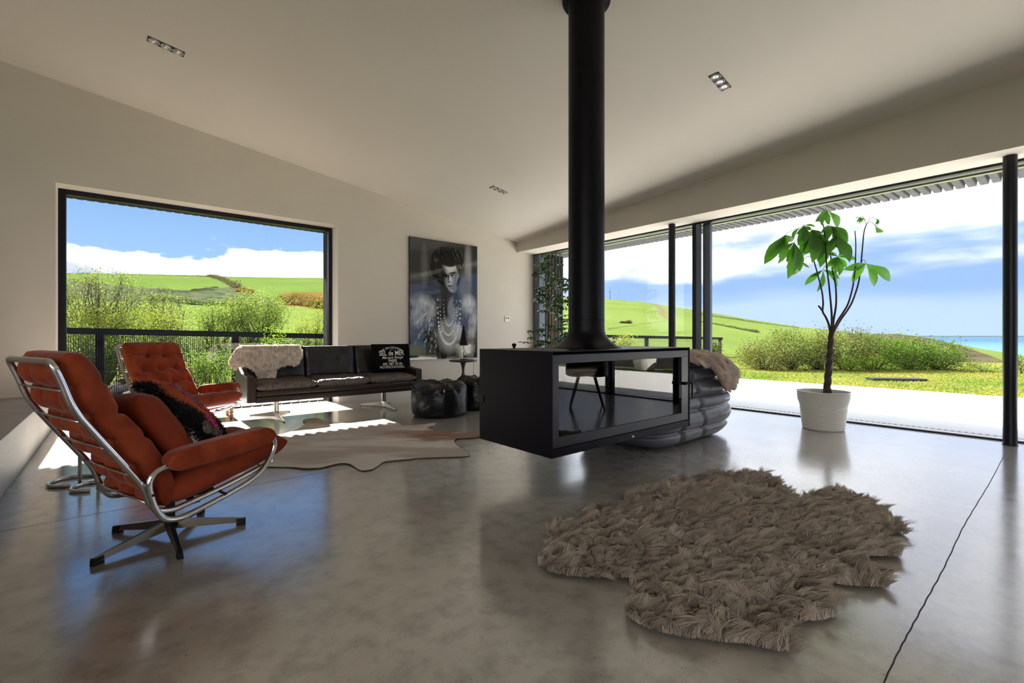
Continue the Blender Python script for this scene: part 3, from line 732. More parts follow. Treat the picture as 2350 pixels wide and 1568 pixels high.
shrub('shrub', 'bare twiggy bush poking above the thicket', 'shrub', 1985, 800, 745, 30, d=13.8, n=90, ls=.05, cols=((.3, .3, .12),), m_=30, spread=.05, twigs=30, r0=.012)
shrub('shrub', 'leafy climber on the end post of the fence', 'shrub', 1634, 830, 782, 16, d=19.0, n=1100, ls=.10, cols=SEA[1], m_=26, spread=.12, twigs=10)
shrub('shrub', 'pale leaved shrub before the fence right of the flue', 'shrub', 1432, 815, 774, 24, d=14.2, n=900, ls=.08, cols=((.42, .40, .14), (.30, .34, .10)), m_=26, spread=.10, twigs=10)
shrub('shrub', 'seedling clump on the lawn edge left of the right column', 'shrub', 2262, 850, 832, 46, d=12.6, n=420, ls=.05, cols=((.38, .46, .12), (.2, .28, .08)), m_=26, spread=.05, twigs=14, r0=.006)
shrub('shrub', 'dark weedy plant on the lawn edge right of the right column', 'shrub', 2344, 850, 822, 14, d=12.0, n=260, ls=.05, cols=DG, m_=14, spread=.05, twigs=8, r0=.008)

# timber and mesh fence
fn = empty('garden_fence', (1.5, 9.5, -.05)); tag(fn, 'dark timber post and rail fence with fine vertical mesh running behind the house', 'fence')
def rail_z(x): return float(np.interp(x, [-5, -.6, 3.1, 12, 19.7], [1.13, 1.073, .99, .985, .885]))
xs = [-4.5, -.6, 3.1, 8, 12, 19.7]
m = MB()
for a, b in zip(xs[:-1], xs[1:]):
    za, zb_ = rail_z(a), rail_z(b); vs = []
    for x, zt in ((a, za), (b, zb_)):
        for y, z in ((9.44, zt - .095), (9.50, zt - .095), (9.50, zt), (9.44, zt)): vs.append((x - 1.5, y - 9.5, z + .05))
    m.add(vs, [(0, 1, 2, 3), (7, 6, 5, 4), (0, 4, 5, 1), (1, 5, 6, 2), (2, 6, 7, 3), (3, 7, 4, 0)])
m.build('rail', MT['fence'], fn)
for k in range(-2, 12):
    x = -.25 + 1.811 * k; m = MB(); m.box((x - .05 - 1.5, -.0, 0), (x + .05 - 1.5, .10, rail_z(x) + .04)); m.build('post', MT['fence'], fn)
m = MB()
x = -4.4
while x < 19.6:
    z = rail_z(x) - .02 + .05; m.add([(x - 1.5 - .0035, -.075, 0), (x - 1.5 + .0035, -.075, 0), (x - 1.5, -.069, 0), (x - 1.5 - .0035, -.075, z), (x - 1.5 + .0035, -.075, z), (x - 1.5, -.069, z)], [(0, 1, 4, 3), (1, 2, 5, 4), (2, 0, 3, 5)])
    x += .027 if x < 5 else .06
for z in (.12, .45, .80): m.box((-5.9, -.068, z), (18.1, -.063, z + .005))
m.build('wire_mesh', MT['wire'], fn)

# gravel bed, setts and rocks outside the picture window
m = MB(); m.box((-3.5, 7.205, -.09), (6.0, 9.4, -.03)); tag(m.build('gravel_bed', MT['gravel']), 'grey gravel bed outside the picture window', 'gravel', kind='stuff')
sett = None
for k in range(30):
    x = -.55 + k * .125
    if sett is None:
        m = MB(); m.box((-.055, -.09, -.06), (.055, .09, 0), .006); o = m.build('paving_sett', MT['stone']); sett = o
    else: o = sett.copy(); COL.objects.link(o)
    o.location = (x, 7.32, -.012); o.rotation_euler = (0, 0, random.uniform(-.04, .04))
    tag(o, 'small grey stone sett in the edging row below the picture window', 'paving stone', 'stone setts outside the picture window')
rock_labels = ['pale rounded rock outside the window, leftmost of the pile', 'largest pale rock of the pile outside the window', 'flat pale rock in front of the outdoor pile', 'small rock on the right of the outdoor pile', 'dark weathered rock at the back of the outdoor pile']
for k, (px, py, r) in enumerate(((268, 884, .11), (284, 893, .15), (298, 903, .10), (308, 892, .08), (282, 872, .12))):
    P = at_z(px, py, .06); bm = bmesh.new(); bmesh.ops.create_icosphere(bm, subdivisions=3, radius=r)
    for v in bm.verts:
        f = 1 + .28 * (vnoise(v.co.x + k, v.co.y + v.co.z * .7, 9, k) - .5) * 2; v.co *= f; v.co.z *= .62
    me = bpy.data.meshes.new('garden_rock'); bm.to_mesh(me); bm.free(); o = link('garden_rock', me, MT['stone'] if k != 4 else MT['gravel'], None, True); o.location = (P.x, P.y, .03)
    tag(o, rock_labels[k], 'rock', 'rock pile outside the picture window')

# lawn blades on the seaward grass
n = 52000
gx = rng.uniform(10.7, 21, n); gy = rng.uniform(-2, 8.5, n); gd = gx * FW[0] + gy * FW[1]; ga = (gx * RT[0] + gy * RT[1]) / gd
gz = terr_z(ga, gd); P = np.stack([gx, gy, np.maximum(gz, -.045)], 1)
tt = np.clip((fbm(gx, gy, .8, 3, 4) - .3) / .4, 0, 1)[:, None]
cc = np.array((.17, .30, .04)) * (1 - tt) + np.array((.48, .42, .12)) * tt
o = fur('lawn_grass', P, np.tile((0, 0, 1.0), (n, 1)), np.tile((.1, -.3, 0.0), (n, 1)), .045, .008, cc * VG, MT['leaf_out'], jit=.6)
tag(o, 'yellow green mown grass between the terrace and the thicket', 'grass', kind='stuff')
m = MB(); m.box((-.52, -.16, 0), (.52, .16, .05), .01); o = m.build('inspection_cover', MT['frame']); P = at_z(2056, 872, -.02); o.location = (P.x, P.y, -.03); o.rotation_euler = (0, 0, math.radians(-50)); tag(o, 'flat dark rectangular cover lying on the seaward lawn', 'cover')

# beyond the camera's right: planters and a low wall, mirrored in the stove glass
m = MB(); m.box((12.6, -9, -.1), (12.9, -2.2, 1.1)); struct(m.build('wall_garden', MT['stone']))
for k, (x, y, mt_, lab) in enumerate(((11.7, -4.1, 'pot', 'large white round planter on the grass beyond the terrace'), (11.8, -2.9, 'frame', 'large black round planter on the grass beyond the terrace'))):
    m = MB(); m.lathe([(.26, 0), (.32, .2), (.36, .62), (.33, .62), (.30, .5), (0, .5)], n=32); o = m.build('planter', MT[mt_], None, True, sharp=40); o.location = (x, y, -.04); tag(o, lab, 'planter')

# ================================================================== SUSPENDED STOVE
FX0, FX1, FY0, FY1, FZ0, FZ1 = 1.886, 3.400, 1.889, 2.592, .245, .861
st = empty('suspended_stove', ((FX0 + FX1) / 2, (FY0 + FY1) / 2, FZ0)); tag(st, 'black steel see-through fireplace hanging from its flue above the floor', 'fireplace')
def sb(nm, a, b, mt=MT['black_metal'], bev=.002, parent=st):
    m = MB(); m.box(rel(st, a), rel(st, b), bev); return m.build(nm, mt, parent)
sb('side_panel', (FX0, FY0, FZ0), (FX0 + .006, FY1, FZ1 - .006)); sb('side_panel', (FX1 - .006, FY0, FZ0), (FX1, FY1, FZ1 - .006))
sb('top_panel', (FX0, FY0 - .002, FZ1 - .006), (FX1, FY1 + .002, FZ1))
MT['stove_in'] = mat('fire_chamber_lining', (.035, .032, .03), .8, noise=(14, 3, .4, .6), col2=(.06, .055, .05))
sb('bottom_panel', (FX0 + .006, FY0 + .006, FZ0), (FX1 - .006, FY1 - .006, FZ0 + .010))
sb('chamber_side', (FX0 + .10, FY0 + .03, FZ0 + .01), (FX0 + .14, FY1 - .03, FZ1 - .03), MT['stove_in']); sb('chamber_side', (FX1 - .14, FY0 + .03, FZ0 + .01), (FX1 - .10, FY1 - .03, FZ1 - .03), MT['stove_in'])
sb('hearth', (FX0 + .14, FY0 + .03, FZ0 + .01), (FX1 - .14, FY1 - .03, FZ0 + .12), MT['stove_in']); sb('chamber_roof', (FX0 + .14, FY0 + .03, FZ1 - .10), (FX1 - .14, FY1 - .03, FZ1 - .02), MT['stove_in'])
gl, gr = at_y(1284, 900, FY0).x, at_y(1566, 900, FY0).x
gzt = (at_y(1284, 836.5, FY0).z + at_y(1566, 819, FY0).z) / 2; gzb = (at_y(1284, 1006, FY0).z + at_y(1569, 948, FY0).z) / 2
MT['stove_face'] = mat('dark_grey_stove_door', (0.022, 0.021, 0.026), 0.36, spec=.45)
for side, yy, sgn in (('front', FY0 + .006, 1), ('rear', FY1 - .006, -1)):
    z0, z1, x0, x1 = FZ0 + .055, FZ1 - .022, FX0 + .012, FX1 - .012
    door = sb('door', (x0, yy, gzt), (x1, yy + sgn * .022, z1), MT['stove_face'])
    for a, b in (((x0, yy, z0), (x1, yy + sgn * .022, gzb)), ((x0, yy, gzb), (gl, yy + sgn * .022, gzt)), ((gr, yy, gzb), (x1, yy + sgn * .022, gzt))):
        sb('door_rail', a, b, MT['stove_face'], .001, st)
    m = MB(); m.box(rel(st, (gl - .01, yy + sgn * .010, gzb - .01)), rel(st, (gr + .01, yy + sgn * .014, gzt + .01))); m.build('glass', MT['fireglass'], st)
sb('plinth', (FX0 + .006, FY0 + .004, FZ0 + .010), (FX1 - .006, FY0 + .02, FZ0 + .050)); sb('plinth', (FX0 + .006, FY1 - .02, FZ0 + .010), (FX1 - .006, FY1 - .004, FZ0 + .050))
p = at_y(1454, 1002, FY0)
sb('maker_plate', (p.x - .011, FY0 + .002, p.z - .006), (p.x + .011, FY0 + .0045, p.z + .006), MT['cloth_white'], .0005)
h0 = at_y(1576, 880, FY0 - .03)
m = MB(); hx, hz = h0.x, h0.z
m.tube([rel(st, (hx - .02, FY0 + .006, hz)), rel(st, (hx - .02, FY0 - .045, hz))], .012, 12); m.tube([rel(st, (hx - .02, FY0 - .04, hz + .004)), rel(st, (hx + .035, FY0 - .055, hz + .002))], .009, 10)
m.build('handle_pivot', MT['black_metal'], st, True, sharp=40)
m = MB(); m.box(rel(st, (hx + .028, FY0 - .062, hz - .115)), rel(st, (hx + .044, FY0 - .050, hz + .014)), .004); m.build('handle_lever', MT['black_metal'], st)
m = MB(); m.box(rel(st, (hx - .068, FY0 - .006, hz - .11)), rel(st, (hx - .035, FY0 + .008, hz + .012)), .004); m.build('latch', MT['black_metal'], st)
m = MB(); m.lathe([(.010, 0), (.010, .012), (.016, .018), (.016, .03), (.008, .036), (0, .036)], rel(st, (2.155, FY1 - .05, FZ1)), 16); m.build('damper_knob', MT['black_metal'], st, True, sharp=50)
m = MB(); m.box(rel(st, (FX0 - .006, FY1 - .045, .50)), rel(st, (FX0, FY1 - .02, .545)), .002); m.build('side_catch', MT['rubber'], st)
# flue
cxf, cyf = 2.612, 2.262
czt = ceil_z(cxf, cyf)
m = MB(); R0 = .131
prof = [(.255, 0), (.253, .004)]
for k in range(13):
    t = k / 12; prof.append((R0 + (.25 - R0) * (1 - t) ** 2.6, .006 + .152 * t))
prof += [(R0, .20), (R0 + .0015, .202), (R0 + .0015, .205), (R0, .207), (R0, czt - FZ1 + .05)]
m.lathe(prof, rel(st, (cxf, cyf, FZ1)), 64); m.build('flue_pipe', MT['black_metal'], st, True, sharp=35)
n_ = Vector((.139, .0638, 1)).normalized()
m = MB(); m.lathe([(R0 + .002, -.010), (.172, -.010), (.175, -.006), (.175, .004)], (0, 0, 0), 48); co = m.build('ceiling_collar', MT['black_metal'], st, True, sharp=35)
co.location = rel(st, (cxf, cyf, czt)); co.rotation_euler = n_.to_track_quat('Z', 'Y').to_euler()
for k in range(8):
    a = k * PI / 4 + .2; m = MB(); m.lathe([(.006, -.014), (.006, -.010)], (.154 * math.cos(a), .154 * math.sin(a), 0), 10); m.build('screw', MT['rubber'], co)

# ================================================================== RUST VELVET ARMCHAIRS
BARU = (.175, .335, .50, .69, .89)
def tuft_back(U, V):
    rear = .42 + .80 * (np.abs(np.sin(PI * 5 * U)) * np.abs(np.sin(PI * 3 * V))) ** .45
    a, b = U * 5, V * 3.5; best = np.full(U.shape, 9.0)
    for i in range(1, 6):
        offs = 0 if i % 2 else .5
        for j in range(0, 5):
            bx = j + offs
            if bx <= .2 or bx >= 3.4: continue
            d = np.sqrt(((a - i) * 1.0) ** 2 + (b - bx - .25) ** 2); best = np.minimum(best, d)
    front = 1.08 - .62 * np.exp(-(best / .20) ** 2) - .30 * np.exp(-(best / .50) ** 2)
    seam = 1 - .26 * np.exp(-((a - np.round(a)) / .09) ** 2) * (np.round(a) > 0) * (np.round(a) < 5)
    e = np.clip(np.minimum(V, 1 - V) / .16, 0, 1); e = e * e * (3 - 2 * e)
    neck = 1 - .30 * np.exp(-((U - .40) / .025) ** 2)
    UB = np.array(BARU); ph = np.interp(U, np.concatenate([[0], UB, [1]]), np.arange(len(UB) + 2))
    rear = .46 + .62 * (np.abs(np.sin(PI * ph)) * (.10 + .90 * np.abs(np.sin(PI * 3 * V)))) ** .55
    return ((front * seam) * e + (1 - e) * neck, rear)
def tuft_seat(U, V):
    f = .74 + .30 * (np.abs(np.sin(PI * 2.0 * U)) * np.abs(np.sin(PI * 3 * V))) ** .5
    return (f, .8 + .2 * f)
def interp_path(path):
    P = np.array(path, float); sl = np.concatenate([[0], np.cumsum(np.linalg.norm(np.diff(P, axis=0), axis=1))]); sl /= sl[-1]
    def g(u): return np.stack([np.interp(u, sl, P[:, 0]), np.interp(u, sl, P[:, 1])], -1)
    return g
def sheet(path, width, y0=0.0, round_=0.0, flip=1):
    pp = [(p.x, p.y) for p in smooth_path([(a, b, 0) for a, b in path], 6)]; g = interp_path(pp)
    def fn(U, V):
        c = g(U); t = g(np.clip(U + .01, 0, 1)) - g(np.clip(U - .01, 0, 1)); t /= np.linalg.norm(t, axis=-1, keepdims=True) + 1e-9
        w_ = width * (1 - round_ * (np.clip(1 - U / .16, 0, 1) ** 2)) if round_ else width
        C = np.stack([c[..., 0], y0 + (V - .5) * w_, c[..., 1]], -1)
        Nn = np.stack([-t[..., 1], np.zeros_like(U), t[..., 0]], -1) * flip
        return C, Nn
    return fn
def armchair():
    root = empty('armchair', (0, 0, 0))
    hw, ha = .258, .284
    side = [(-.478, .857), (-.452, .79), (-.418, .677), (-.34, .552), (-.246, .405), (-.203, .335), (-.185, .268), (-.160, .222), (-.10, .205), (.10, .245), (.36, .315)]
    loop = [(s, hw, z) for s, z in side] + [(s, -hw, z) for s, z in side[::-1]]
    m = MB(); m.tube(fillet(loop, .055, 6, True), .0125, 12, True); m.build('back_and_seat_frame', MT['chrome'], root, True)
    for s, z in ((-.442, .748), (-.398, .630), (-.315, .510), (-.232, .385), (-.183, .262)):
        m = MB(); m.tube([(s - .004, -hw, z), (s - .012, 0, z), (s - .004, hw, z)], .0048, 8); m.build('crossbar', MT['chrome'], root, True)
    arm = [(-.06, .408), (-.126, .404), (-.172, .388), (-.192, .345), (-.184, .29), (-.168, .235), (-.138, .188), (-.095, .172), (-.036, .178), (.167, .232), (.262, .275), (.305, .32), (.338, .381), (.340, .422), (.315, .450), (.27, .455)]
    for sg in (1, -1):
        m = MB(); m.tube(smooth_path([(s, sg * ha, z) for s, z in arm], 5), .0125, 12); m.build('arm_loop', MT['chrome'], root, True)
        for s, z in ((-.183, .30), (.10, .226)):
            m = MB(); m.tube([(s, sg * (hw - .015), z), (s, sg * (ha + .016), z)], .0055, 8); m.build('frame_bolt', MT['rubber'], root)
        pth = [(-.135, .418), (0, .432), (.16, .446), (.325, .462)]
        pad('armrest', sheet(pth, .094, sg * ha), .046, MT['velvet'], root, 30, 18, 9, 2.0)
    back = [(-.430, .885), (-.402, .81), (-.368, .73), (-.328, .645), (-.270, .555), (-.210, .465), (-.160, .375), (-.130, .29), (-.120, .23)]
    pad('back_cushion', sheet(back, .515, 0, .10, 1), .070, MT['velvet'], root, 120, 84, 10, 2.2, tuft_back, .066)
    seat = [(-.115, .262), (.05, .298), (.20, .335), (.33, .372), (.435, .398)]
    pad('seat_cushion', sheet(seat, .505), .064, MT['velvet'], root, 60, 54, 9, 2.2, tuft_seat)
    m = MB(); m.lathe([(.034, .045), (.036, .06), (.036, .085), (.020, .092), (.020, .185), (.06, .190), (.06, .205)], n=24); m.build('swivel_column', MT['rubber'], root, True, sharp=40)
    m = MB()
    for sg in (-1, 1): m.box((-.10, sg * .10 - .012, .195), (.14, sg * .10 + .012, .215), .002)
    m.box((-.012, -hw, .208), (.012, hw, .222), .002); m.build('seat_bracket', MT['black_metal'], root)
    return root
def add_star(root, angs, R_=.305):
    for an in angs:
        c, s_ = math.cos(an), math.sin(an); m = MB(); vs = []
        for r, hw_, zb, zt in ((.025, .019, .040, .082), (.17, .014, .026, .056), (R_, .010, .012, .032)):
            for y, z in ((-hw_, zb), (hw_, zb), (hw_ * .55, zt), (-hw_ * .55, zt)): vs.append((r * c - y * s_, r * s_ + y * c, z))
        m.add(vs, [(0, 1, 2, 3)[::-1], (8, 9, 10, 11)] + [(4 * i + k, 4 * i + (k + 1) % 4, 4 * i + 4 + (k + 1) % 4, 4 * i + 4 + k) for i in range(2) for k in range(4)])
        lg = m.build('leg', MT['bronze'], root)
        m = MB(); vs = []
        for r, hw_, z1 in ((R_ - .035, .0125, .034), (R_ + .006, .0115, .030)):
            for y, z in ((-hw_, 0), (hw_, 0), (hw_ * .7, z1), (-hw_ * .7, z1)): vs.append((r * c - y * s_, r * s_ + y * c, z))
        m.add(vs, [(3, 2, 1, 0), (4, 5, 6, 7), (0, 1, 5, 4), (1, 2, 6, 5), (2, 3, 7, 6), (3, 0, 4, 7)]); m.build('glide', MT['rubber'], lg)
phi1 = math.radians(18.8)
ch1 = armchair(); add_star(ch1, [math.radians(a) - phi1 for a in (-87, -11, 59, 131, 209)])
ch2 = copy_tree(ch1)
ch1.location = (.178, 2.73, 0); ch1.rotation_euler.z = phi1
tag(ch1, 'rust velvet swivel armchair nearest the camera, seen from behind with its chrome back bars', 'armchair', 'rust velvet armchairs')
ch2.location = (.44, 5.25, 0); ch2.rotation_euler.z = math.radians(-57.5)
tag(ch2, 'rust velvet swivel armchair by the picture window, facing into the room', 'armchair', 'rust velvet armchairs')

# cushions on the near armchair (built in the chair's own directions)
def cpos(s, y, z): return Vector((.178 + s * math.cos(phi1) - y * math.sin(phi1), 2.73 + s * math.sin(phi1) + y * math.cos(phi1), z))
def pillow_fn(w_, h_, pinch=.10, sag=0):
    def fn(U, V):
        u, v = U - .5, V - .5; k = 1 - pinch * (1 - (2 * v) ** 2) * np.abs(2 * u) ** 3; k2 = 1 - pinch * (1 - (2 * u) ** 2) * np.abs(2 * v) ** 3
        return np.stack([u * w_ * k2 * 1.0, np.zeros_like(u), v * h_ * k], -1), np.stack([np.zeros_like(u), -np.ones_like(u), np.zeros_like(u)], -1)
    return fn
def wrinkle(amp, sc_, seed):
    return lambda U, V: (1 - amp / 2 + amp * fbm(U * 3, V * 3, sc_, 3, seed), 1 - amp / 2 + amp * fbm(U * 3, V * 3, sc_, 3, seed + 5))
def place_pillow(o, s, y, z, tilt, yaw=0, roll=0):
    o.location = cpos(s, y, z)
    o.rotation_euler = (Matrix.Rotation(phi1 + PI / 2 + yaw, 4, 'Z') @ Matrix.Rotation(-tilt, 4, 'X') @ Matrix.Rotation(roll, 4, 'Y')).to_euler()
pl = pad('scatter_cushion', pillow_fn(.42, .38), .075, MT['velvet_d'], None, 36, 36, 4, 2.0, wrinkle(.35, 1.6, 3))
place_pillow(pl, -.085, -.02, .525, math.radians(33), roll=.10)
tag(pl, 'plain rust coloured scatter cushion leaning on the near armchair back', 'cushion')
sh = empty('shaggy_cushion', (0, 0, 0)); place_pillow(sh, .06, .03, .555, math.radians(44), yaw=-.55, roll=.16)
tag(sh, 'shaggy cushion in black, orange and pink wool on the near armchair', 'cushion')
body = pad('cover', pillow_fn(.42, .40), .065, MT['cloth_white'], sh, 30, 30, 4, 2.0)
def pile(name, sel, colr, n, ln_, label):
    u = rng.uniform(-.5, .5, n * 3); v = rng.uniform(-.5, .5, n * 3); k = sel(u, v); u, v = u[k][:n], v[k][:n]
    e = edgef(u + .5, 4, 2) * edgef(v + .5, 4, 2); P = np.stack([u * .42, -e * .065, v * .40], -1)
    Nn = np.stack([u * .9, -np.ones_like(u) * .8, v * .9], -1); Nn /= np.linalg.norm(Nn, axis=1, keepdims=True)
    o = fur(name, P, Nn, rng.normal(0, .4, (len(P), 3)), ln_, .0022, np.tile(colr, (len(P), 1)), MT['fur'], sh, jit=.5)
    o['label'] = label; o['kind'] = 'stuff'; return o
w_ = lambda u, v: u + .12 * np.sin(v * 7)
pile('black_pile', lambda u, v: w_(u, v) < -.26, (.006, .005, .008), 5000, .030, 'black wool pile along one edge')
pile('orange_pile', lambda u, v: (w_(u, v) >= -.26) & (w_(u, v) < .05) & (v > -.25), (.62, .13, .05), 4500, .034, 'orange wool pile')
pile('pink_pile', lambda u, v: ((w_(u, v) >= .05) & (w_(u, v) < .2) & (v > -.2)) | ((v <= -.22) & (u > -.25) & (u < -.02)), (.80, .06, .30), 3000, .034, 'pink wool pile')
pile('grey_pile', lambda u, v: (w_(u, v) >= .2) & (v > -.3), (.52, .47, .42), 3000, .03, 'pale grey wool pile')
pile('navy_pile', lambda u, v: (v <= -.25) & (u >= -.02), (.008, .008, .03), 2000, .028, 'navy wool pile')
for k, (u, v) in enumerate(((-.40, -.36), (-.30, -.42), (-.19, -.44), (-.33, -.30))):
    a = rng.normal(0, 1, (700, 3)); a /= np.linalg.norm(a, axis=1, keepdims=True); c = np.array((u * .42, -.062, v * .40))
    o = fur('pompom', c + a * .012, a, a * .2, .017, .002, np.tile((.22, .19, .15), (700, 1)), MT['fur'], sh, jit=.4)
    if k == 0: o['label'] = 'taupe wool pompom'

# ================================================================== SOFA
sf = empty('leather_sofa', (2.064, 5.9, 0)); tag(sf, 'long dark brown leather three seat sofa on steel pedestals under the window', 'sofa')
def fb(nm, a, b, mt, bev=.01, par=None):
    m = MB(); m.box(rel(sf, a), rel(sf, b), bev); return m.build(nm, mt, par or sf, True, sharp=50)
for x0, x1 in ((1.022, 1.109), (3.020, 3.106)):
    prof = [(5.58, .232), (5.58, .497), (5.60, .508), (5.75, .512), (5.90, .530), (6.02, .572), (6.12, .62), (6.26, .65), (6.26, .232)]
    m = MB(); n = len(prof)
    m.add([(x0 - 2.064, y - 5.9, z) for y, z in prof] + [(x1 - 2.064, y - 5.9, z) for y, z in prof], [tuple(range(n)), tuple(range(n, 2 * n))[::-1]] + [(i, n + i, n + (i + 1) % n, (i + 1) % n) for i in range(n)])
    o = m.build('arm', MT['leather_brown'], sf)
    bv = o.modifiers.new('bevel', 'BEVEL'); bv.width = .012; bv.segments = 3; bv.limit_method = 'ANGLE'; bv.angle_limit = math.radians(50)
fb('front_rail', (1.109, 5.61, .222), (3.02, 6.24, .283), MT['leather_brown'], .008); fb('front_rail', (1.109, 5.605, .287), (3.02, 6.24, .352), MT['leather_brown'], .012)
fb('back_panel', (1.05, 6.20, .26), (3.08, 6.27, .80), MT['leather_brown'], .015)
cw = (3.018 - 1.111) / 3
for k in range(3):
    x0 = 1.111 + k * cw
    def fn(U, V, x0=x0):
        C = np.stack([x0 + (U) * cw - 2.064, 5.575 + V * .50 - 5.9, .400 - .014 * np.sin(PI * U) * 0 + .02 * (V - .3)], -1); return C, np.stack([0 * U, 0 * U, 1 + 0 * U], -1)
    pad('seat_cushion', fn, .050, MT['leather_seat'], sf, 56, 44, 9, 2.4, lambda U, V, k=k: (.86 + .32 * fbm(U * 6 + k * 3, V * 6, 1.5, 4, 3), 1 + 0 * U))
    def fn(U, V, x0=x0):
        C = np.stack([x0 + U * cw - 2.064, 6.065 + V * .10 - 5.9, .425 + V * .395], -1); return C, np.stack([0 * U, -.965 + 0 * U, .26 + 0 * U], -1)
    pad('back_cushion', fn, .066, MT['leather'], sf, 50, 50, 9, 2.3, lambda U, V, k=k: (.86 + .22 * fbm(U * 5 + k * 2, V * 1.5, 1.3, 4, 8), 1 + 0 * U))
for px_ in (1.383, 2.706):
    m = MB(); c = rel(sf, (px_, 5.912, 0))
    m.box((c[0] - .012 - .012, c[1] - .02, .045), (c[0] - .006 + .004, c[1] + .02, .215), .002); m.box((c[0] + .006, c[1] - .02, .045), (c[0] + .024, c[1] + .02, .215), .002)
    m.build('pedestal_post', MT['satin'], sf)
    m = MB(); m.box((c[0] - .10, c[1] - .14, .214), (c[0] + .10, c[1] + .14, .222), .001); m.build('mounting_plate', MT['satin'], sf)
    for an, ln_ in ((-92, .41), (54, .39), (126, .36)):
        an = math.radians(an); cs_, sn = math.cos(an), math.sin(an); m = MB(); vs = []
        for r, h_, zb in ((0, .062, .012), (ln_, .012, .006)):
            for y, z in ((-.022 if r == 0 else -.010, zb), (.022 if r == 0 else .010, zb), (0.004, zb + h_), (-.004, zb + h_)): vs.append((c[0] + r * cs_ - y * sn, c[1] + r * sn + y * cs_, z))
        m.add(vs, [(3, 2, 1, 0), (4, 5, 6, 7), (0, 1, 5, 4), (1, 2, 6, 5), (2, 3, 7, 6), (3, 0, 4, 7)]); lg = m.build('foot_blade', MT['satin'], sf)
        m = MB(); m.lathe([(.008, 0), (.008, .008)], (c[0] + (ln_ - .01) * cs_, c[1] + (ln_ - .01) * sn, 0), 10); m.build('glide', MT['rubber'], lg)

# sheepskin thrown over the left corner of the sofa
c2 = lambda a, b: (500 + a / 3.79, 740 + b / 3.79)
def skin(name, label, cat, poly, surf, nrm, n, ln_, w, colr, basemat, comb, step=.012, thick=.012, jit=.35, inset=0, lock=None, lscale2=(1, 1), **kw):
    """a hide lying on a surface: poly in surface coordinates (a,b); surf(a,b)->xyz; nrm(a,b)->normal"""
    poly = np.array(poly); lo, hi = poly.min(0), poly.max(0)
    root = empty(name, tuple(surf(np.array([poly[:, 0].mean()]), np.array([poly[:, 1].mean()]))[0])); tag(root, label, cat)
    L0 = np.array(root.location[:])
    na, nb = int((hi[0] - lo[0]) / step) + 1, int((hi[1] - lo[1]) / step) + 1
    ga, gb = np.meshgrid(lo[0] + np.arange(na + 1) * step, lo[1] + np.arange(nb + 1) * step, indexing='ij')
    S = surf(ga.ravel(), gb.ravel()); Nn = nrm(ga.ravel(), gb.ravel())
    f = gridfaces(na, nb); cx_ = (ga[:-1, :-1] + step / 2).ravel(); cy_ = (gb[:-1, :-1] + step / 2).ravel()
    keep = inpoly(cx_, cy_, poly)
    if inset:
        for ox, oy in ((1, 0), (-1, 0), (0, 1), (0, -1)): keep &= inpoly(cx_ + ox * inset, cy_ + oy * inset, poly)
    f = f[keep]
    used = np.unique(f); mp_ = -np.ones(len(S), int); mp_[used] = np.arange(len(used)); S2, N2 = S[used], Nn[used]; f = mp_[f]; k = len(used)
    V = np.concatenate([S2 + N2 * thick, S2]) - L0
    ed = {}
    for q in f.tolist():
        for i in range(4): ed[(q[i], q[(i + 1) % 4])] = 1
    rim = [(a, b) for (a, b) in ed if (b, a) not in ed]
    F = [f, (f + k)[:, ::-1], np.array([(b, a, a + k, b + k) for a, b in rim])]
    npmesh('hide', V, F, basemat, root, smooth=True)
    a_ = rng.uniform(lo[0], hi[0], int(n * 2.6)); b_ = rng.uniform(lo[1], hi[1], int(n * 2.6)); kk = inpoly(a_, b_, poly); a_, b_ = a_[kk][:n], b_[kk][:n]
    P = surf(a_, b_) + nrm(a_, b_) * thick * .5 - L0; D, lscale, cc = comb(a_, b_)
    pl_ = fur('fleece', P, nrm(a_, b_), D, ln_ * lscale, w, np.asarray(colr) * cc, MT['fur'], root, jit=jit, lock=locks(a_ * lscale2[0], b_ * lscale2[1], lock, 3.1) if lock else None, **kw); pl_['kind'] = 'stuff'
    return root
def clumps(P2, s, seed):
    """combing direction and tint that vary in locks"""
    a, b = P2; e = .01
    n0 = fbm(a, b, s, 3, seed); dx = (fbm(a + e, b, s, 3, seed) - n0) / e; dy = (fbm(a, b + e, s, 3, seed) - n0) / e
    return n0, dx, dy
YS = 5.965
out = [(215, 215), (400, 208), (560, 205), (715, 205), (742, 250), (735, 320), (700, 375), (660, 385), (600, 372), (545, 385), (512, 420), (500, 480), (420, 498), (350, 495), (325, 440), (285, 405), (230, 385), (180, 392), (135, 412), (100, 380), (98, 335), (120, 290), (150, 245), (180, 222)]
poly = [((lambda v: (v.x, v.z))(at_y(*c2(*q), YS))) for q in out]
def s_surf(a, b): return np.stack([a, YS + np.clip(b - .42, 0, 1) * .13 + .03 * np.clip(1.12 - a, 0, 1) * -1.0, b], -1)
def s_nrm(a, b): n = np.stack([0 * a, -np.ones_like(a), .25 + 0 * a + 1.6 * np.clip((b - .79) / .04, 0, 1)], -1); return n / np.linalg.norm(n, axis=1, keepdims=True)
def s_comb(a, b):
    n0, dx, dy = clumps((a, b), 22, 1); return np.stack([dx * .03, 0 * a - .1, dy * .03 - .55], -1), np.ones((len(a), 1)), (.82 + .36 * n0)[:, None]
skin('sheepskin', 'cream sheepskin draped over the left end of the sofa back', 'sheepskin', poly, s_surf, s_nrm, 16000, .038, .0018, (.95, .86, .74), MT['furwhite'], s_comb, lock=.014, swirl=.10, pull=.45, lockvar=.12, jit=.16)
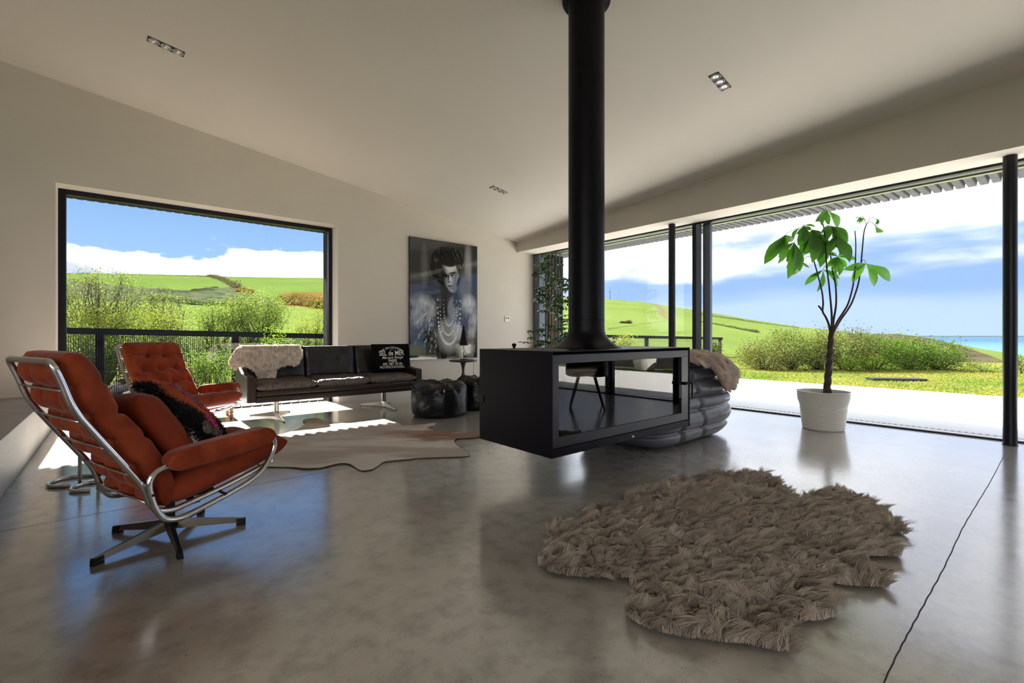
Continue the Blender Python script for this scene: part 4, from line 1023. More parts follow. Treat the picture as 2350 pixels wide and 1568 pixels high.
# the part folded over the top of the back
poly = [(poly[0][0], 5.99), (poly[3][0], 5.99), (poly[3][0] - .02, 6.29), (poly[1][0], 6.31), (poly[0][0] + .02, 6.27)]
tp = float(at_y(*c2(400, 208), 6.02).z)
b_before = set(COL.objects)
r2 = skin('sheepskin_fold', 'x', 'x', poly, lambda a, b: np.stack([a, b, tp - .012 - .9 * np.clip(b - 6.15, 0, 1) ** 2 * 3], -1), lambda a, b: np.tile((0, 0, 1.0), (len(a), 1)), 5000, .032, .0018, (.95, .86, .74), MT['furwhite'], lambda a, b: (np.stack([0 * a, b * 0 - .3, 0 * a], -1), np.ones((len(a), 1)), .9 + .2 * rng.random((len(a), 1))))
main = [o for o in COL.objects if o.name == 'sheepskin'][0]
for o in list(r2.children):
    o.parent = main; o.location = r2.location - main.location; o.name = 'folded_' + o.name.split('.')[0]
bpy.data.objects.remove(r2)

# printed black cushion
cu = empty('printed_cushion', (0, 0, 0)); tag(cu, 'black square cushion with cream French lettering at the right end of the sofa', 'cushion')
pa, pb_, pc = at_y(*c2(1336, 192), 5.93), at_y(*c2(1672, 196), 5.93), at_y(*c2(1326, 440), 5.93)
CWD, CHT, CT = (pb_ - pa).length * .98, (pa - pc).length * 1.02, .062
cu.location = Vector(((pa.x + pb_.x) / 2 - .005, 5.925, (pa.z + pc.z) / 2)); cu.rotation_euler = (math.radians(-9), 0, math.radians(1))
cfn = pillow_fn(CWD, CHT, .09)
pad('cover', cfn, CT, MT['cloth_black'], cu, 40, 40, 4, 2.0, wrinkle(.22, 2, 1))
def surf_y(x, z):
    u = np.clip(x / CWD + .5, 0, 1); v = np.clip(z / CHT + .5, 0, 1)
    pf = 1 - .11 + .22 * fbm(u * 3, v * 3, 2, 3, 1)
    return -CT * edgef(u, 4, 2.0) * edgef(v, 4, 2.0) * pf - .0016
def lettering(txt, x, z, size, shear=0, sx=1, arc=0, bold=0):
    c = bpy.data.curves.new('lettering', 'FONT'); c.body = txt; c.size = size; c.align_x = 'CENTER'; c.align_y = 'CENTER'; c.shear = shear; c.resolution_u = 3; c.offset = bold
    t = bpy.data.objects.new('lettering_src', c); COL.objects.link(t); bpy.context.view_layer.update()
    dg = bpy.context.evaluated_depsgraph_get(); me = bpy.data.meshes.new_from_object(t.evaluated_get(dg)); bpy.data.objects.remove(t); me.name = 'lettering'
    me.materials.clear()
    bm = bmesh.new(); bm.from_mesh(me); bmesh.ops.triangulate(bm, faces=bm.faces); bmesh.ops.subdivide_edges(bm, edges=[e for e in bm.edges if e.calc_length() > .012], cuts=2); bm.to_mesh(me); bm.free()
    for v in me.vertices:
        px, pz = v.co.x * sx, v.co.y
        if arc: an = px / arc; px, pz = (arc + pz) * math.sin(an), (arc + pz) * math.cos(an) - arc
        X_, Z_ = x + px, z + pz; v.co = (X_, float(surf_y(X_, Z_)), Z_)
    return link('lettering', me, MT['print'], cu)
h_ = CHT; w_c = CWD
lettering('SAC EN LOCATION', -.012, .350 * h_, .038, arc=.27, bold=.0006, sx=1.0)
lettering('SEL de MER', -.016, .15 * h_, .094, bold=.0013, sx=.80)
lettering('Marque Rouge', -.012, .0 * h_, .052, shear=.45, bold=.0003)
lettering('PARIS', -.012, -.115 * h_, .050, bold=.0008, sx=1.0)
lettering('60K. NET 10-10s', -.012, -.225 * h_, .048, bold=.0008, sx=.85)
lettering('PROVENCE-ROUSSILL', -.016, -.335 * h_, .047, bold=.0006, sx=.80)
m = MB(); vs = []
for k in range(9):
    x = -.045 + .06 * k / 8
    for dz in (0, .002): vs.append((x, float(surf_y(x, .265 * h_)), .265 * h_ + dz))
m.add(vs, [(2 * i, 2 * i + 2, 2 * i + 3, 2 * i + 1) for i in range(8)]); m.build('printed_line', MT['print'], cu)

# ================================================================== COWHIDE
hp = [(560, 985), (700, 935), (760, 885), (738, 862), (790, 845), (870, 842), (920, 862), (1010, 880), (1200, 885), (1420, 872), (1560, 880), (1600, 902), (1700, 900), (1880, 886), (1886, 900), (1822, 922), (1892, 946), (1990, 970), (2060, 962), (2160, 968), (2236, 972), (2300, 990), (2236, 1010), (2150, 1015), (2075, 1022), (2058, 1055), (2100, 1095), (2180, 1145), (2190, 1165), (2140, 1175), (1960, 1182), (1750, 1190), (1640, 1203), (1500, 1215), (1440, 1225), (1385, 1262), (1330, 1292), (1240, 1297), (1180, 1262), (1130, 1240), (1050, 1240), (950, 1262), (880, 1278), (750, 1284), (640, 1270), (470, 1266), (380, 1260), (330, 1200), (360, 1100), (440, 1040)]
pts = smooth_path([at_z(*c2(*q)) for q in hp], 3, True)
poly = [(p.x, p.y) for p in pts]; cen = (sum(p[0] for p in poly) / len(poly), sum(p[1] for p in poly) / len(poly))
o_c = Vector((cen[0], cen[1], 0)); nr = 90; npt = len(poly); V = []; 
PP = np.array(poly)
for r in range(nr + 1):
    f = (r / nr) ** .8; V.append(np.array(cen) * (1 - f) + PP * f)
V = np.concatenate(V); rr = np.repeat(np.arange(nr + 1) / nr, npt)
wz = .005 + .006 * fbm(V[:, 0], V[:, 1], 5, 3, 2) + .005 * np.clip((rr - .9) / .1, 0, 1) * fbm(V[:, 0], V[:, 1], 9, 2, 4)
i, j = np.meshgrid(np.arange(nr), np.arange(npt), indexing='ij'); a = (i * npt + j).ravel(); b = (i * npt + (j + 1) % npt).ravel()
top = np.stack([a, a + npt, b + npt, b], 1); K = len(V)
V3 = np.concatenate([np.column_stack([V - cen, wz]), np.column_stack([V - cen, wz - .0035])])
jj = np.arange(npt); e0 = nr * npt + jj; e1 = nr * npt + (jj + 1) % npt
sa = (V[:, 0] - 1.31) * .76 - (V[:, 1] - 4.71) * .65; ta = (V[:, 0] - 1.31) * .65 + (V[:, 1] - 4.71) * .76
n1 = fbm(sa * .8, ta * 2, 2.6, 4, 7); n2 = fbm(sa * 1.2, ta * 4, 6, 4, 11)
t1 = np.clip((n1 - .40) / .22, 0, 1)[:, None]
colr = np.array((.66, .61, .56)) * (1 - t1) + np.array((.46, .385, .33)) * t1
brown = np.clip((sa - .55) / .7, 0, 1) * np.clip(1.25 - np.abs(ta + .02) / .36, 0, 1) * (.35 + 1.3 * n1)
t2 = np.clip(brown * 1.3 - .30 + (n2 - .5) * 1.4, 0, 1)[:, None]; colr = colr * (1 - t2) + np.array((.26, .14, .085)) * t2
sp_ = (np.exp(-((ta + .02 * np.sin(sa * 5)) / .012) ** 2) * np.clip(n2 * 2 - .5, 0, 1) * (sa > -.1))[:, None]; colr = colr * (1 - .5 * sp_)
edge = np.clip((rr - .985) / .015, 0, 1)[:, None]; colr = colr * (1 - edge * .35)
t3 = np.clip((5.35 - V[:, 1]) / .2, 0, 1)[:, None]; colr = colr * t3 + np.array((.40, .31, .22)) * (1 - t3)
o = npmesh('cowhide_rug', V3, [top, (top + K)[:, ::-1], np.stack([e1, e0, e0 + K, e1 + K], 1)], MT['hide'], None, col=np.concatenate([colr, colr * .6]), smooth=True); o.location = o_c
tag(o, 'flat cream and brown cowhide rug on the floor before the sofa', 'rug')

# ================================================================== SHAGGY SHEEPSKIN RUG
c7 = lambda a, b: (1200 + a / 2.4737, 1040 + b / 2.4737)
rp = [(80, 600), (140, 535), (138, 445), (208, 398), (318, 402), (328, 338), (402, 302), (568, 296), (574, 236), (642, 212), (785, 192), (840, 160), (985, 140), (1050, 110), (1190, 122), (1225, 112), (1350, 120), (1425, 148), (1480, 195), (1555, 262), (1600, 245), (1690, 215), (1790, 214), (1920, 250), (1990, 295), (2090, 362), (2165, 425), (2190, 450), (2090, 445), (1985, 418), (1935, 440), (2060, 470), (2120, 520), (2152, 582), (2060, 582), (1930, 572), (1850, 592), (1960, 610), (2010, 650), (2090, 765), (2000, 752), (1880, 748), (1730, 722), (1650, 732), (1730, 800), (1765, 870), (1790, 915), (1680, 942), (1510, 952), (1400, 932), (1480, 980), (1562, 1128), (1450, 1115), (1250, 1075), (1100, 1065), (900, 1035), (710, 990), (620, 940), (575, 895), (580, 830), (620, 770), (600, 700), (400, 700), (260, 690), (140, 665), (85, 630)]
poly = [(lambda v: (v.x, v.y))(at_z(*c7(*q), .02)) for q in rp]
def r_surf(a, b): return np.stack([a, b, .004 + .012 * fbm(a, b, 7, 3, 5)], -1)
def r_comb(a, b):
    n0, dx, dy = clumps((a, b), 9, 21); m0, ex_, ey_ = clumps((a, b), 30, 31)
    D = np.stack([dx * .07 + ex_ * .01 + .26, dy * .07 + ey_ * .01 - .30, 0 * a], -1)
    tint = (.62 + .75 * np.clip(m0 * .4 + n0 * .6, 0, 1))[:, None] * np.array((1, 1, 1))
    return D, (.75 + .6 * n0)[:, None], tint
rg_ = skin('shaggy_rug', 'large taupe shaggy sheepskin rug with many lobes in the foreground', 'rug', poly, r_surf, lambda a, b: np.tile((0, 0, 1.0), (len(a), 1)), 200000, .060, .0012, (.54, .46, .385), MT['furbase'], r_comb, step=.012, thick=.004, inset=.022, jit=.18, lock=.030, pull=.82, swirl=.42, lockvar=.35)

# ================================================================== BEANBAGS
def beanbag(label, px, d, R_, H, seed):
    P = at_d(px, 900, d); root = empty('beanbag', (P.x, P.y, 0)); tag(root, label, 'beanbag', 'black leather beanbags')
    nth, nz_ = 96, 60; V = []
    for i in range(nz_ + 1):
        t = i / nz_
        if t < .12: r = R_ * (.80 + .17 * (t / .12) ** .5); z = H * .10 * (t / .12) ** 1.4
        elif t < .62: q = (t - .12) / .5; r = R_ * (.97 + .03 * math.sin(q * PI)); z = H * (.10 + .70 * q)
        else: q = (t - .62) / .38; r = R_ * (.97 * (1 - q ** 1.5)); z = H * (.80 + .17 * math.sin(min(q * 1.9, 1) * PI / 2) - .12 * max(0, q - .45))
        th = np.linspace(0, 2 * PI, nth, endpoint=False)
        w1 = (fbm(np.cos(th) * 2 + seed, np.sin(th) * 2 + z * 5, 1.6, 4, seed) - .5); w2 = np.abs(fbm(np.cos(th) * 3 + seed, np.sin(th) * 3 + z * 2, 2.2, 3, seed + 4) - .5)
        amp = .055 if t > .55 else .02
        rr_ = r * (1 + amp * 2.4 * w1); zz = z + (.16 * w1 - .10 * w2) * (max(0, t - .52) / .48) ** .6 * min(1, (1.02 - t) * 6 + .35)
        V.append(np.stack([rr_ * np.cos(th), rr_ * np.sin(th), np.maximum(zz, 0)], -1))
    V = np.concatenate(V); i, j = np.meshgrid(np.arange(nz_), np.arange(nth), indexing='ij'); a = (i * nth + j).ravel(); b = (i * nth + (j + 1) % nth).ravel()
    npmesh('cover', V, [np.stack([a, b, b + nth, a + nth], 1)], MT['leather_bag'], root, smooth=True)
    m = MB(); m.tube([(R_ * .985 * math.cos(t), R_ * .985 * math.sin(t), H * .80 + .008 * math.sin(5 * t + seed)) for t in np.linspace(0, 2 * PI, 60, endpoint=False)], .005, 6, True); m.build('piping', MT['leather_bag'], root, True)
    a = math.atan2(-P.y, -P.x) + .15; m = MB(); m.box((-.006, -.001, -.03), (.006, .001, 0)); o = m.build('care_tag', MT['cloth_white'], root)
    o.location = (R_ * 1.01 * math.cos(a), R_ * 1.01 * math.sin(a), H * .80); o.rotation_euler.z = a + PI / 2
    return root
beanbag('round black leather beanbag in front of the sofa arm and portrait', 1009, 5.62, .338, .42, 1)
beanbag('second black leather beanbag half hidden behind the stove, under the pedestal table', 1098, 6.15, .30, .43, 5)

# ================================================================== PEDESTAL TABLE, LAMP
P = at_d(1063, 826, 6.86); tb = empty('pedestal_table', (P.x, P.y, 0)); TX, TY = P.x, P.y; TZ = P.z
tag(tb, 'small round black pedestal table with turned stem below the portrait', 'side table')
m = MB(); m.lathe([(0, TZ - .028), (.19, TZ - .028), (.205, TZ - .022), (.208, TZ - .012), (.203, TZ - .004), (.18, TZ), (0, TZ)], n=48); m.build('table_top', MT['leather'], tb, True, sharp=30)
m = MB(); m.lathe([(.03, .10), (.045, .12), (.03, .15), (.022, .18), (.034, .22), (.04, .25), (.028, .29), (.018, .32), (.024, .35), (.03, .37), (.022, .39), (.018, .43), (.022, .48), (.032, .52), (.04, TZ - .05), (.075, TZ - .028)], n=24); m.build('stem', MT['leather'], tb, True)
for k in range(3):
    a = k * 2 * PI / 3 + .5; m = MB(); m.tube(smooth_path([(.02 * math.cos(a), .02 * math.sin(a), .13), (.10 * math.cos(a), .10 * math.sin(a), .09), (.17 * math.cos(a), .17 * math.sin(a), .03), (.21 * math.cos(a), .21 * math.sin(a), .012)], 4), [.02] * 5 + [.016] * 4 + [.012] * 4, 8); m.build('foot', MT['leather'], tb, True)
lp = empty('table_lamp', (TX + .01, TY, TZ)); tag(lp, 'slim black table lamp with a cone shade glowing amber inside', 'lamp')
m = MB(); m.lathe([(.06, 0), (.062, .004), (.058, .010), (.008, .014), (.005, .02), (.005, .40)], n=24); m.build('stand', MT['black_metal'], lp, True, sharp=40)
MT['shade_in'] = mat('copper_shade_lining', (.50, .22, .08), .35, .8)
zt_ = float(at_d(1063, 747, 6.86).z) - TZ; zb2 = float(at_d(1063, 793, 6.86).z) - TZ
m = MB(); m.lathe([(.066, zb2), (.010, zt_), (0, zt_)], n=32); m.build('lamp_shade', MT['black_metal'], lp, True, sharp=40)
m = MB(); m.lathe([(.008, zt_ - .01), (.063, zb2 + .001)], n=32); o = m.build('shade_lining', MT['shade_in'], lp, True)
m = MB(); m.lathe([(0, zb2 + .03), (.012, zb2 + .035), (.016, zb2 + .055), (.010, zb2 + .075), (.005, zb2 + .09)], n=16); m.build('bulb', mat('warm_bulb', (1, .6, .25), .5, emit=((1, .50, .15), 9)), lp, True)
m = MB(); q = [(0.05, .03, .004), (.12, .06, .006), (.20, .07, .004), (.235, .08, -.03), (.238, .085, -.15), (.236, .09, -.35), (.25, .10, -.55), (.30, .14, -TZ + .004), (.5, .2, -TZ + .004)]
m.tube(smooth_path(q, 6), .0028, 6); m.build('power_cord', MT['rubber'], lp, True)

# ================================================================== PORTRAIT PANEL
pa = at_y(940, 543.4, 6.60); pb_ = at_y(1095.2, 564.3, 6.60); pz1, pz0 = 2.508, .572
PWD, PHT = pb_.x - pa.x, pz1 - pz0
pr = empty('portrait_panel', ((pa.x + pb_.x) / 2, 6.63, pz0)); tag(pr, 'tall glossy black and white portrait of a person in beads and feathers', 'picture')
m = MB(); m.box((-PWD / 2, -.03, 0), (PWD / 2, -.002, PHT)); m.build('panel', MT['black_metal'], pr)
nx, ny = 300, 440
gx, gy = np.meshgrid(np.linspace(0, 1, nx + 1), np.linspace(0, 1, ny + 1), indexing='ij')   # gx right, gy DOWN from the top
ax, ay = gx * PWD / PHT, gy
im = .02 + .05 * fbm(ax, ay * .4, 4, 3, 1)
def blob(cx_, cy_, rx, ry, rot=0, soft=.35):
    x, y = ax - cx_ * PWD / PHT, ay - cy_; c, s = math.cos(rot), math.sin(rot)
    d = np.sqrt(((x * c + y * s) / rx) ** 2 + ((-x * s + y * c) / ry) ** 2); return np.clip((1 + soft / 2 - d) / soft, 0, 1)
def put(mk, v): 
    global im
    im = im * (1 - mk) + np.asarray(v) * mk
nb_ = fbm(ax, ay, 14, 4, 3); ns = fbm(ax * 2.2, ay, 30, 3, 6)
put(blob(.20, .24, .03, .16, 0, .9), .12); put(blob(.85, .22, .035, .22, 0, .9), .28); put(blob(.97, .15, .03, .3, 0, .9), .03)
put(blob(.80, .38, .06, .12, 0, .8), .16)
put(blob(.55, .92, .26, .30, 0, .3), .02)                       # dark dress
put(blob(.55, .80, .11, .14, 0, .5), .20 + .25 * nb_); put(blob(.68, .77, .06, .07, 0, .6), .45)
put(blob(.62, .57, .055, .10, 0, .4), .22); put(blob(.66, .50, .03, .06, 0, .4), .02)      # neck
put(blob(.50, .205, .150, .165, .1, .12), .010 + .05 * np.clip(ns - .55, 0, 1) * 3)          # hair
put(blob(.62, .12, .10, .075, .4, .2), .010 + .30 * np.clip(np.sin(ax * 150 - ay * 90 + nb_ * 8) * .5 + ns - .85, 0, 1))
put(blob(.69, .17, .05, .10, .3, .2), .010 + .35 * np.clip(np.sin(ax * 170 - ay * 60 + nb_ * 8) * .5 + ns - .85, 0, 1))
sx_ = np.clip((ax / (PWD / PHT) - .47) / .10, 0, 1); lit = .03 + (.50 + .10 * nb_) * sx_ * sx_ * (3 - 2 * sx_)
put(blob(.565, .275, .078, .122, -.08, .16), lit)                                             # face, lit from the right
put(blob(.60, .365, .045, .06, -.1, .4), lit * .95); put(blob(.56, .205, .055, .035, 0, .9), .58 * np.clip(sx_ + .4, 0, 1))
put(blob(.655, .30, .03, .07, 0, .8), .22); put(blob(.640, .375, .03, .05, .3, .8), .20)          # cheek hollow
put(blob(.565, .305, .010, .040, .12, .9), .66); put(blob(.548, .31, .008, .042, .12, .8), .06); put(blob(.560, .343, .017, .008, 0, .7), .14)     # nose
put(blob(.610, .262, .040, .0085, -.22, .5), .015); put(blob(.607, .287, .030, .013, -.05, .7), .10); put(blob(.607, .288, .024, .007, -.05, .4), .66); put(blob(.604, .287, .010, .0085, 0, .3), .01); put(blob(.606, .280, .028, .0035, -.12, .4), .01)
put(blob(.505, .290, .030, .018, .05, .9), .012)
put(blob(.545, .168, .085, .045, .1, .3), .012)
put(blob(.570, .374, .028, .0075, -.03, .5), .10); put(blob(.572, .386, .027, .0075, -.03, .5), .24); put(blob(.574, .380, .026, .002, -.03, .5), .03); put(blob(.578, .402, .020, .006, 0, .8), .20)
put(blob(.69, .30, .012, .032, .2, .3), .30); put(blob(.70, .33, .014, .05, .3, .5), .012)
# feathers: soft masses overlaid with fine hanging barbs
for cx_, cy_, rx, ry, br in ((.16, .56, .15, .085, .50), (.10, .64, .09, .08, .40), (.30, .59, .06, .07, .45), (.86, .54, .10, .085, .60), (.93, .66, .06, .12, .45), (.90, .84, .06, .18, .42)):
    put(blob(cx_, cy_, rx * .66, ry, .1, .9) * np.clip(nb_ * 2.2 - .3, 0, 1), br * (.6 + .6 * ns))
rr2 = np.random.default_rng(4); AR = PWD / PHT
def stroke(x0, y0, x1, y1, w0, v, bend=0):
    global im
    xs_ = sorted((x0, x1)); ys_ = sorted((y0, y1)); pad_ = .04
    i0, i1 = max(0, int((xs_[0] - pad_) * nx)), min(nx + 1, int((xs_[1] + pad_) * nx) + 2); j0, j1 = max(0, int((ys_[0] - pad_) * ny)), min(ny + 1, int((ys_[1] + pad_) * ny) + 2)
    if i1 <= i0 or j1 <= j0: return
    A_, B_ = ax[i0:i1, j0:j1], ay[i0:i1, j0:j1]; dx_, dy_ = (x1 - x0) * AR, y1 - y0; l2 = dx_ * dx_ + dy_ * dy_ + 1e-9
    t = np.clip(((A_ - x0 * AR) * dx_ + (B_ - y0) * dy_) / l2, 0, 1); of = bend * np.sin(t * PI)
    d = np.sqrt((A_ - x0 * AR - t * dx_ - of) ** 2 + (B_ - y0 - t * dy_) ** 2); mk = np.clip((w0 * np.sin(np.clip(t, .03, .97) * PI) ** .7 - d) / .004, 0, 1)
    im[i0:i1, j0:j1] = im[i0:i1, j0:j1] * (1 - mk) + v * mk
for k in range(420):
    left = rr2.random() < .55; x0 = rr2.uniform(.02, .34) if left else rr2.uniform(.76, .98); y0 = rr2.uniform(.49, .66) if left else rr2.uniform(.47, .95)
    ln_ = rr2.uniform(.04, .12); an = rr2.normal(0, .5) + (.25 if left else -.1); stroke(x0, y0, x0 + math.sin(an) * ln_ / AR, y0 + math.cos(an) * ln_, rr2.uniform(.0012, .0035), rr2.choice([.75, .6, .4, .12, .05]), rr2.normal(0, .008))
for cx0, cy0, cx1, cy1 in ((.30, .64, .13, .80), (.31, .68, .20, .88), (.33, .70, .28, .94), (.35, .74, .36, .99), (.26, .60, .04, .72), (.28, .62, .08, .86), (.74, .96, .86, .86)):
    for k in range(26):
        t = rr2.random(); x0, y0 = cx0 + (cx1 - cx0) * t, cy0 + (cy1 - cy0) * t; ln_ = .05 * (1 - .5 * t); an = math.atan2((cx1 - cx0) * AR, cy1 - cy0) + rr2.normal(0, .28)
        stroke(x0, y0, x0 + math.sin(an) * ln_ / AR, y0 + math.cos(an) * ln_, rr2.uniform(.002, .005), rr2.choice([.8, .7, .55, .35]), rr2.normal(0, .006))
# strings of beads
for cx_, top_, bot_, rx, r0, n_b, sd_ in ((.56, .50, .88, .115, .0125, 36, 1), (.55, .50, .80, .085, .009, 34, 2), (.56, .50, .72, .055, .008, 26, 3), (.44, .56, .78, .03, .008, 16, 4), (.66, .50, .80, .028, .007, 22, 5)):
    for k in range(n_b):
        t = (k + .5) / n_b; an = PI * (t * 1.16 - .08); bx = cx_ * PWD / PHT - rx * 1.0 * math.cos(an); by = top_ + (bot_ - top_) * max(0, math.sin(an)) ** .75
        rr_ = r0 * (.7 + .5 * math.sin(an) if an > 0 else .7); d = np.sqrt((ax - bx) ** 2 + (ay - by) ** 2)
        put(np.clip((rr_ - d) / .003, 0, 1), np.clip(.80 - ((ax - bx + .004) ** 2 + (ay - by + .004) ** 2) / rr_ ** 2 * .35, .15, 1))
im = np.clip(im, .008, .85); tintc = im[..., None] * np.array((1, .985, .96))
V = np.stack([(gx - .5) * PWD, np.full(gx.shape, -.0305), (1 - gy) * PHT], -1).reshape(-1, 3)
MT['photo'] = mat('glossy_print', (.5, .5, .5), 1.0, attr='Col', coat=1.0, spec=0)
MT['photo'].node_tree.nodes['Principled BSDF'].inputs['Coat IOR'].default_value = 1.6
o = npmesh('photograph', V, [gridfaces(nx, ny)], MT['photo'], pr, col=tintc.reshape(-1, 3))

# double socket
P = at_y(1163.5, 732, 6.63); so = empty('wall_socket', (P.x, 6.63, P.z)); tag(so, 'small white double wall socket right of the portrait', 'socket')
m = MB(); m.box((-.055, -.012, -.05), (.055, 0, .05), .003); m.build('face_plate', MT['white'], so)
for sx in (-.024, .024):
    m = MB(); m.box((sx - .012, -.016, .0), (sx + .012, -.011, .022), .001); m.build('rocker_switch', MT['rubber'], so)

# ================================================================== BLACK QUILTED CHAIR WITH FUR THROW
tg = empty('quilted_chair', (4.02, 2.52, 0)); tag(tg, 'low black leather quilted lounge chair behind the stove', 'lounge chair')
rows = [0.0, .125, .290, .413, .552, .665, .79]
zz = np.concatenate([np.linspace(a, b, 13)[:-1] for a, b in zip(rows[:-1], rows[1:])] + [[.79]])
zs = [0, .03, .10, .20, .29, .37, .43, .56, .68, .79]; xr_ = [4.44, 4.54, 4.68, 4.74, 4.76, 4.75, 4.70, 4.58, 4.46, 4.25]; xl_ = [3.40, 3.30, 3.22, 3.20, 3.22, 3.26, 3.30, 3.36, 3.42, 3.50]
yl_ = [2.16, 2.12, 2.09, 2.09, 2.10, 2.11, 2.12, 2.14, 2.18, 2.26]; yr_ = [2.88, 2.94, 2.98, 2.98, 2.98, 2.97, 2.96, 2.94, 2.9, 2.82]
nt_ = 320; th = np.linspace(0, 2 * PI, nt_, endpoint=False); V = []
tq = np.linspace(0, 2 * PI, 20001); UX = np.sign(np.cos(tq)) * np.abs(np.cos(tq)) ** (2 / 5.5); UY = np.sign(np.sin(tq)) * np.abs(np.sin(tq)) ** (2 / 5.5)
al = np.concatenate([[0], np.cumsum(np.hypot(np.diff(UX), np.diff(UY)))]); tg_ = np.linspace(0, al[-1], nt_, endpoint=False); UX, UY = np.interp(tg_, al, UX), np.interp(tg_, al, UY)
for z in zz:
    x0, x1, y0, y1 = (np.interp(z, zs, q) for q in (xl_, xr_, yl_, yr_))
    k = [i for i in range(6) if rows[i] <= z + 1e-9][-1]; ph = (z - rows[k]) / (rows[k + 1] - rows[k])
    bul = abs(math.sin(PI * min(ph, 1))) ** .42
    ux, uy = UX, UY
    hx_, hy_ = (x1 - x0) / 2, (y1 - y0) / 2; cx_, cy_ = (x0 + x1) / 2, (y0 + y1) / 2
    X_ = cx_ + ux * hx_; Y_ = cy_ + uy * hy_
    sx_ = np.interp(z, [0, .18, .41, .65, .79], [4.05, 4.045, 3.99, 3.915, 3.85])
    sea = np.minimum(np.minimum(np.abs(X_ - sx_), np.abs(X_ - sx_ + .38)) + (np.abs(uy) < .93) * 1.0, 1.0); vb = np.clip(sea / .05, 0, 1) ** .45
    inn = .048 * (1 - bul) + .042 * (1 - vb) + .008 * (fbm(X_ * 3, z * 3 + Y_ * 2, 3, 3, 2) - .5)
    X_ = X_ - inn * ux; Y_ = Y_ - inn * uy
    V.append(np.stack([X_ - 4.02, Y_ - 2.52, np.full(nt_, z)], -1))
for f, dz in ((.90, .012), (.7, .022), (.4, .028), (.05, .03)):
    b = V[len(zz) - 1]; c = b.mean(0); q = c + (b - c) * f; q[:, 2] = .79 + dz; V.append(q)
nl = len(V); V = np.concatenate(V); i, j = np.meshgrid(np.arange(nl - 1), np.arange(nt_), indexing='ij'); a = (i * nt_ + j).ravel(); b = (i * nt_ + (j + 1) % nt_).ravel()
npmesh('quilted_cover', V, [np.stack([a, b, b + nt_, a + nt_], 1)], MT['leather_blue'], tg, smooth=True)
z_ = lambda a, b: (1560 + a / 6.272, 790 + b / 6.272)
lo_ = [at_y(*z_(*q), 2.05) for q in ((60, 240), (150, 250), (270, 275), (430, 335), (540, 480), (600, 590), (650, 675))]
hi_ = [at_y(*z_(*q), 2.22) for q in ((60, 175), (150, 165), (400, 170), (580, 225), (740, 330), (810, 430), (735, 650))]
lo_, hi_ = smooth_path(lo_, 6), smooth_path(hi_, 6); NL = len(lo_)
lo_a, hi_a = np.array([p[:] for p in lo_]), np.array([p[:] for p in hi_]); uu = np.linspace(0, 1, NL)
def t_surf(a, b):
    L_ = np.stack([np.interp(a, uu, lo_a[:, k]) for k in range(3)], -1); H_ = np.stack([np.interp(a, uu, hi_a[:, k]) for k in range(3)], -1)
    v = b[:, None]; p = L_ * (1 - v) + H_ * v; p[:, 2] += .03 * np.sin(PI * b); p[:, 1] -= .03 * np.sin(PI * b); return p
def t_nrm(a, b):
    e = 1e-3; p = t_surf(a, b); da = t_surf(np.clip(a + e, 0, 1), b) - t_surf(np.clip(a - e, 0, 1), b); db = t_surf(a, np.clip(b + e, 0, 1)) - t_surf(a, np.clip(b - e, 0, 1))
    n = np.cross(da, db); n /= np.linalg.norm(n, axis=1, keepdims=True) + 1e-9; sgn = np.sign(-n[:, 1] + n[:, 2])[:, None]; return n * sgn
def t_comb(a, b):
    n0, dx, dy = clumps((a * .9, b * .3), 16, 41); tint = np.clip(.55 + .9 * n0, 0, 1.5)[:, None]
    hi = np.clip(b * 1.2 - .1, 0, 1)[:, None]; cc = np.array((1, 1, 1.0)) * (1 - hi) + np.array((1.15, 1.25, 1.35)) * hi
    return np.stack([.35 + dx * .01, 0 * a - .2, -.5 + dy * .01], -1), (.8 + .4 * n0)[:, None], tint * cc
skin('fur_throw', 'brown long haired fur throw over the top of the quilted chair', 'throw', [(0, 0), (1, 0), (1, 1), (0, 1)], t_surf, t_nrm, 30000, .058, .0016, (.58, .45, .36), MT['furbase'], t_comb, step=.04, thick=.012, lock=.028, lscale2=(.95, .32), swirl=.4)

# ================================================================== MONEY TREE
def leaf_mesh(m, base, tip, width, nrm, col, droop=.12, shape=(.0, .32, .72, 1.0, .92, .62, 0.0), fold=.18):
    b, t = Vector(base), Vector(tip); L_ = (t - b).length; ax_ = (t - b).normalized(); n = Vector(nrm); n = (n - ax_ * n.dot(ax_)); n = n.normalized() if n.length > 1e-4 else ax_.orthogonal().normalized(); s = ax_.cross(n)
    k = len(shape); vs = []
    for i, w in enumerate(shape):
        f = i / (k - 1); c = b.lerp(t, f) + n * (droop * L_ * math.sin(f * PI)); hw_ = w * width / 2
        vs += [c + s * hw_ + n * hw_ * fold * 2, c, c - s * hw_ + n * hw_ * fold * 2]
    fs = []
    for i in range(k - 1):
        a = 3 * i; fs += [(a, a + 1, a + 4, a + 3), (a + 1, a + 2, a + 5, a + 4)]
    m.add(vs, fs, col)
PD = 4.76; P = at_d(1889, 900, PD); mtx = empty('potted_money_tree', (P.x, P.y, 0)); tag(mtx, 'braided trunk money tree with big drooping leaves in a white ribbed pot', 'potted plant')
prof = [(0, 0), (.176, 0), (.181, .008)]
for k in range(60):
    z = .012 + k * .0042; prof.append((.182 + .046 * z / .385 + (.0022 * (math.sin(k * 1.5)) if z < .24 else 0), z))
prof += [(.228, .30), (.233, .375), (.238, .379), (.238, .387), (.230, .388), (.224, .36), (.22, .34)]
m = MB(); m.lathe(prof, n=64); m.build('pot', MT['pot'], mtx, True, sharp=60)
m = MB(); m.lathe([(.221, .345), (.15, .352), (.06, .36), (0, .362)], n=32); m.build('soil', MT['soil'], mtx, True)
def mp_(px, py, dd=0.0): return at_d(px, py, PD + dd) - mtx.location
tr_ = []
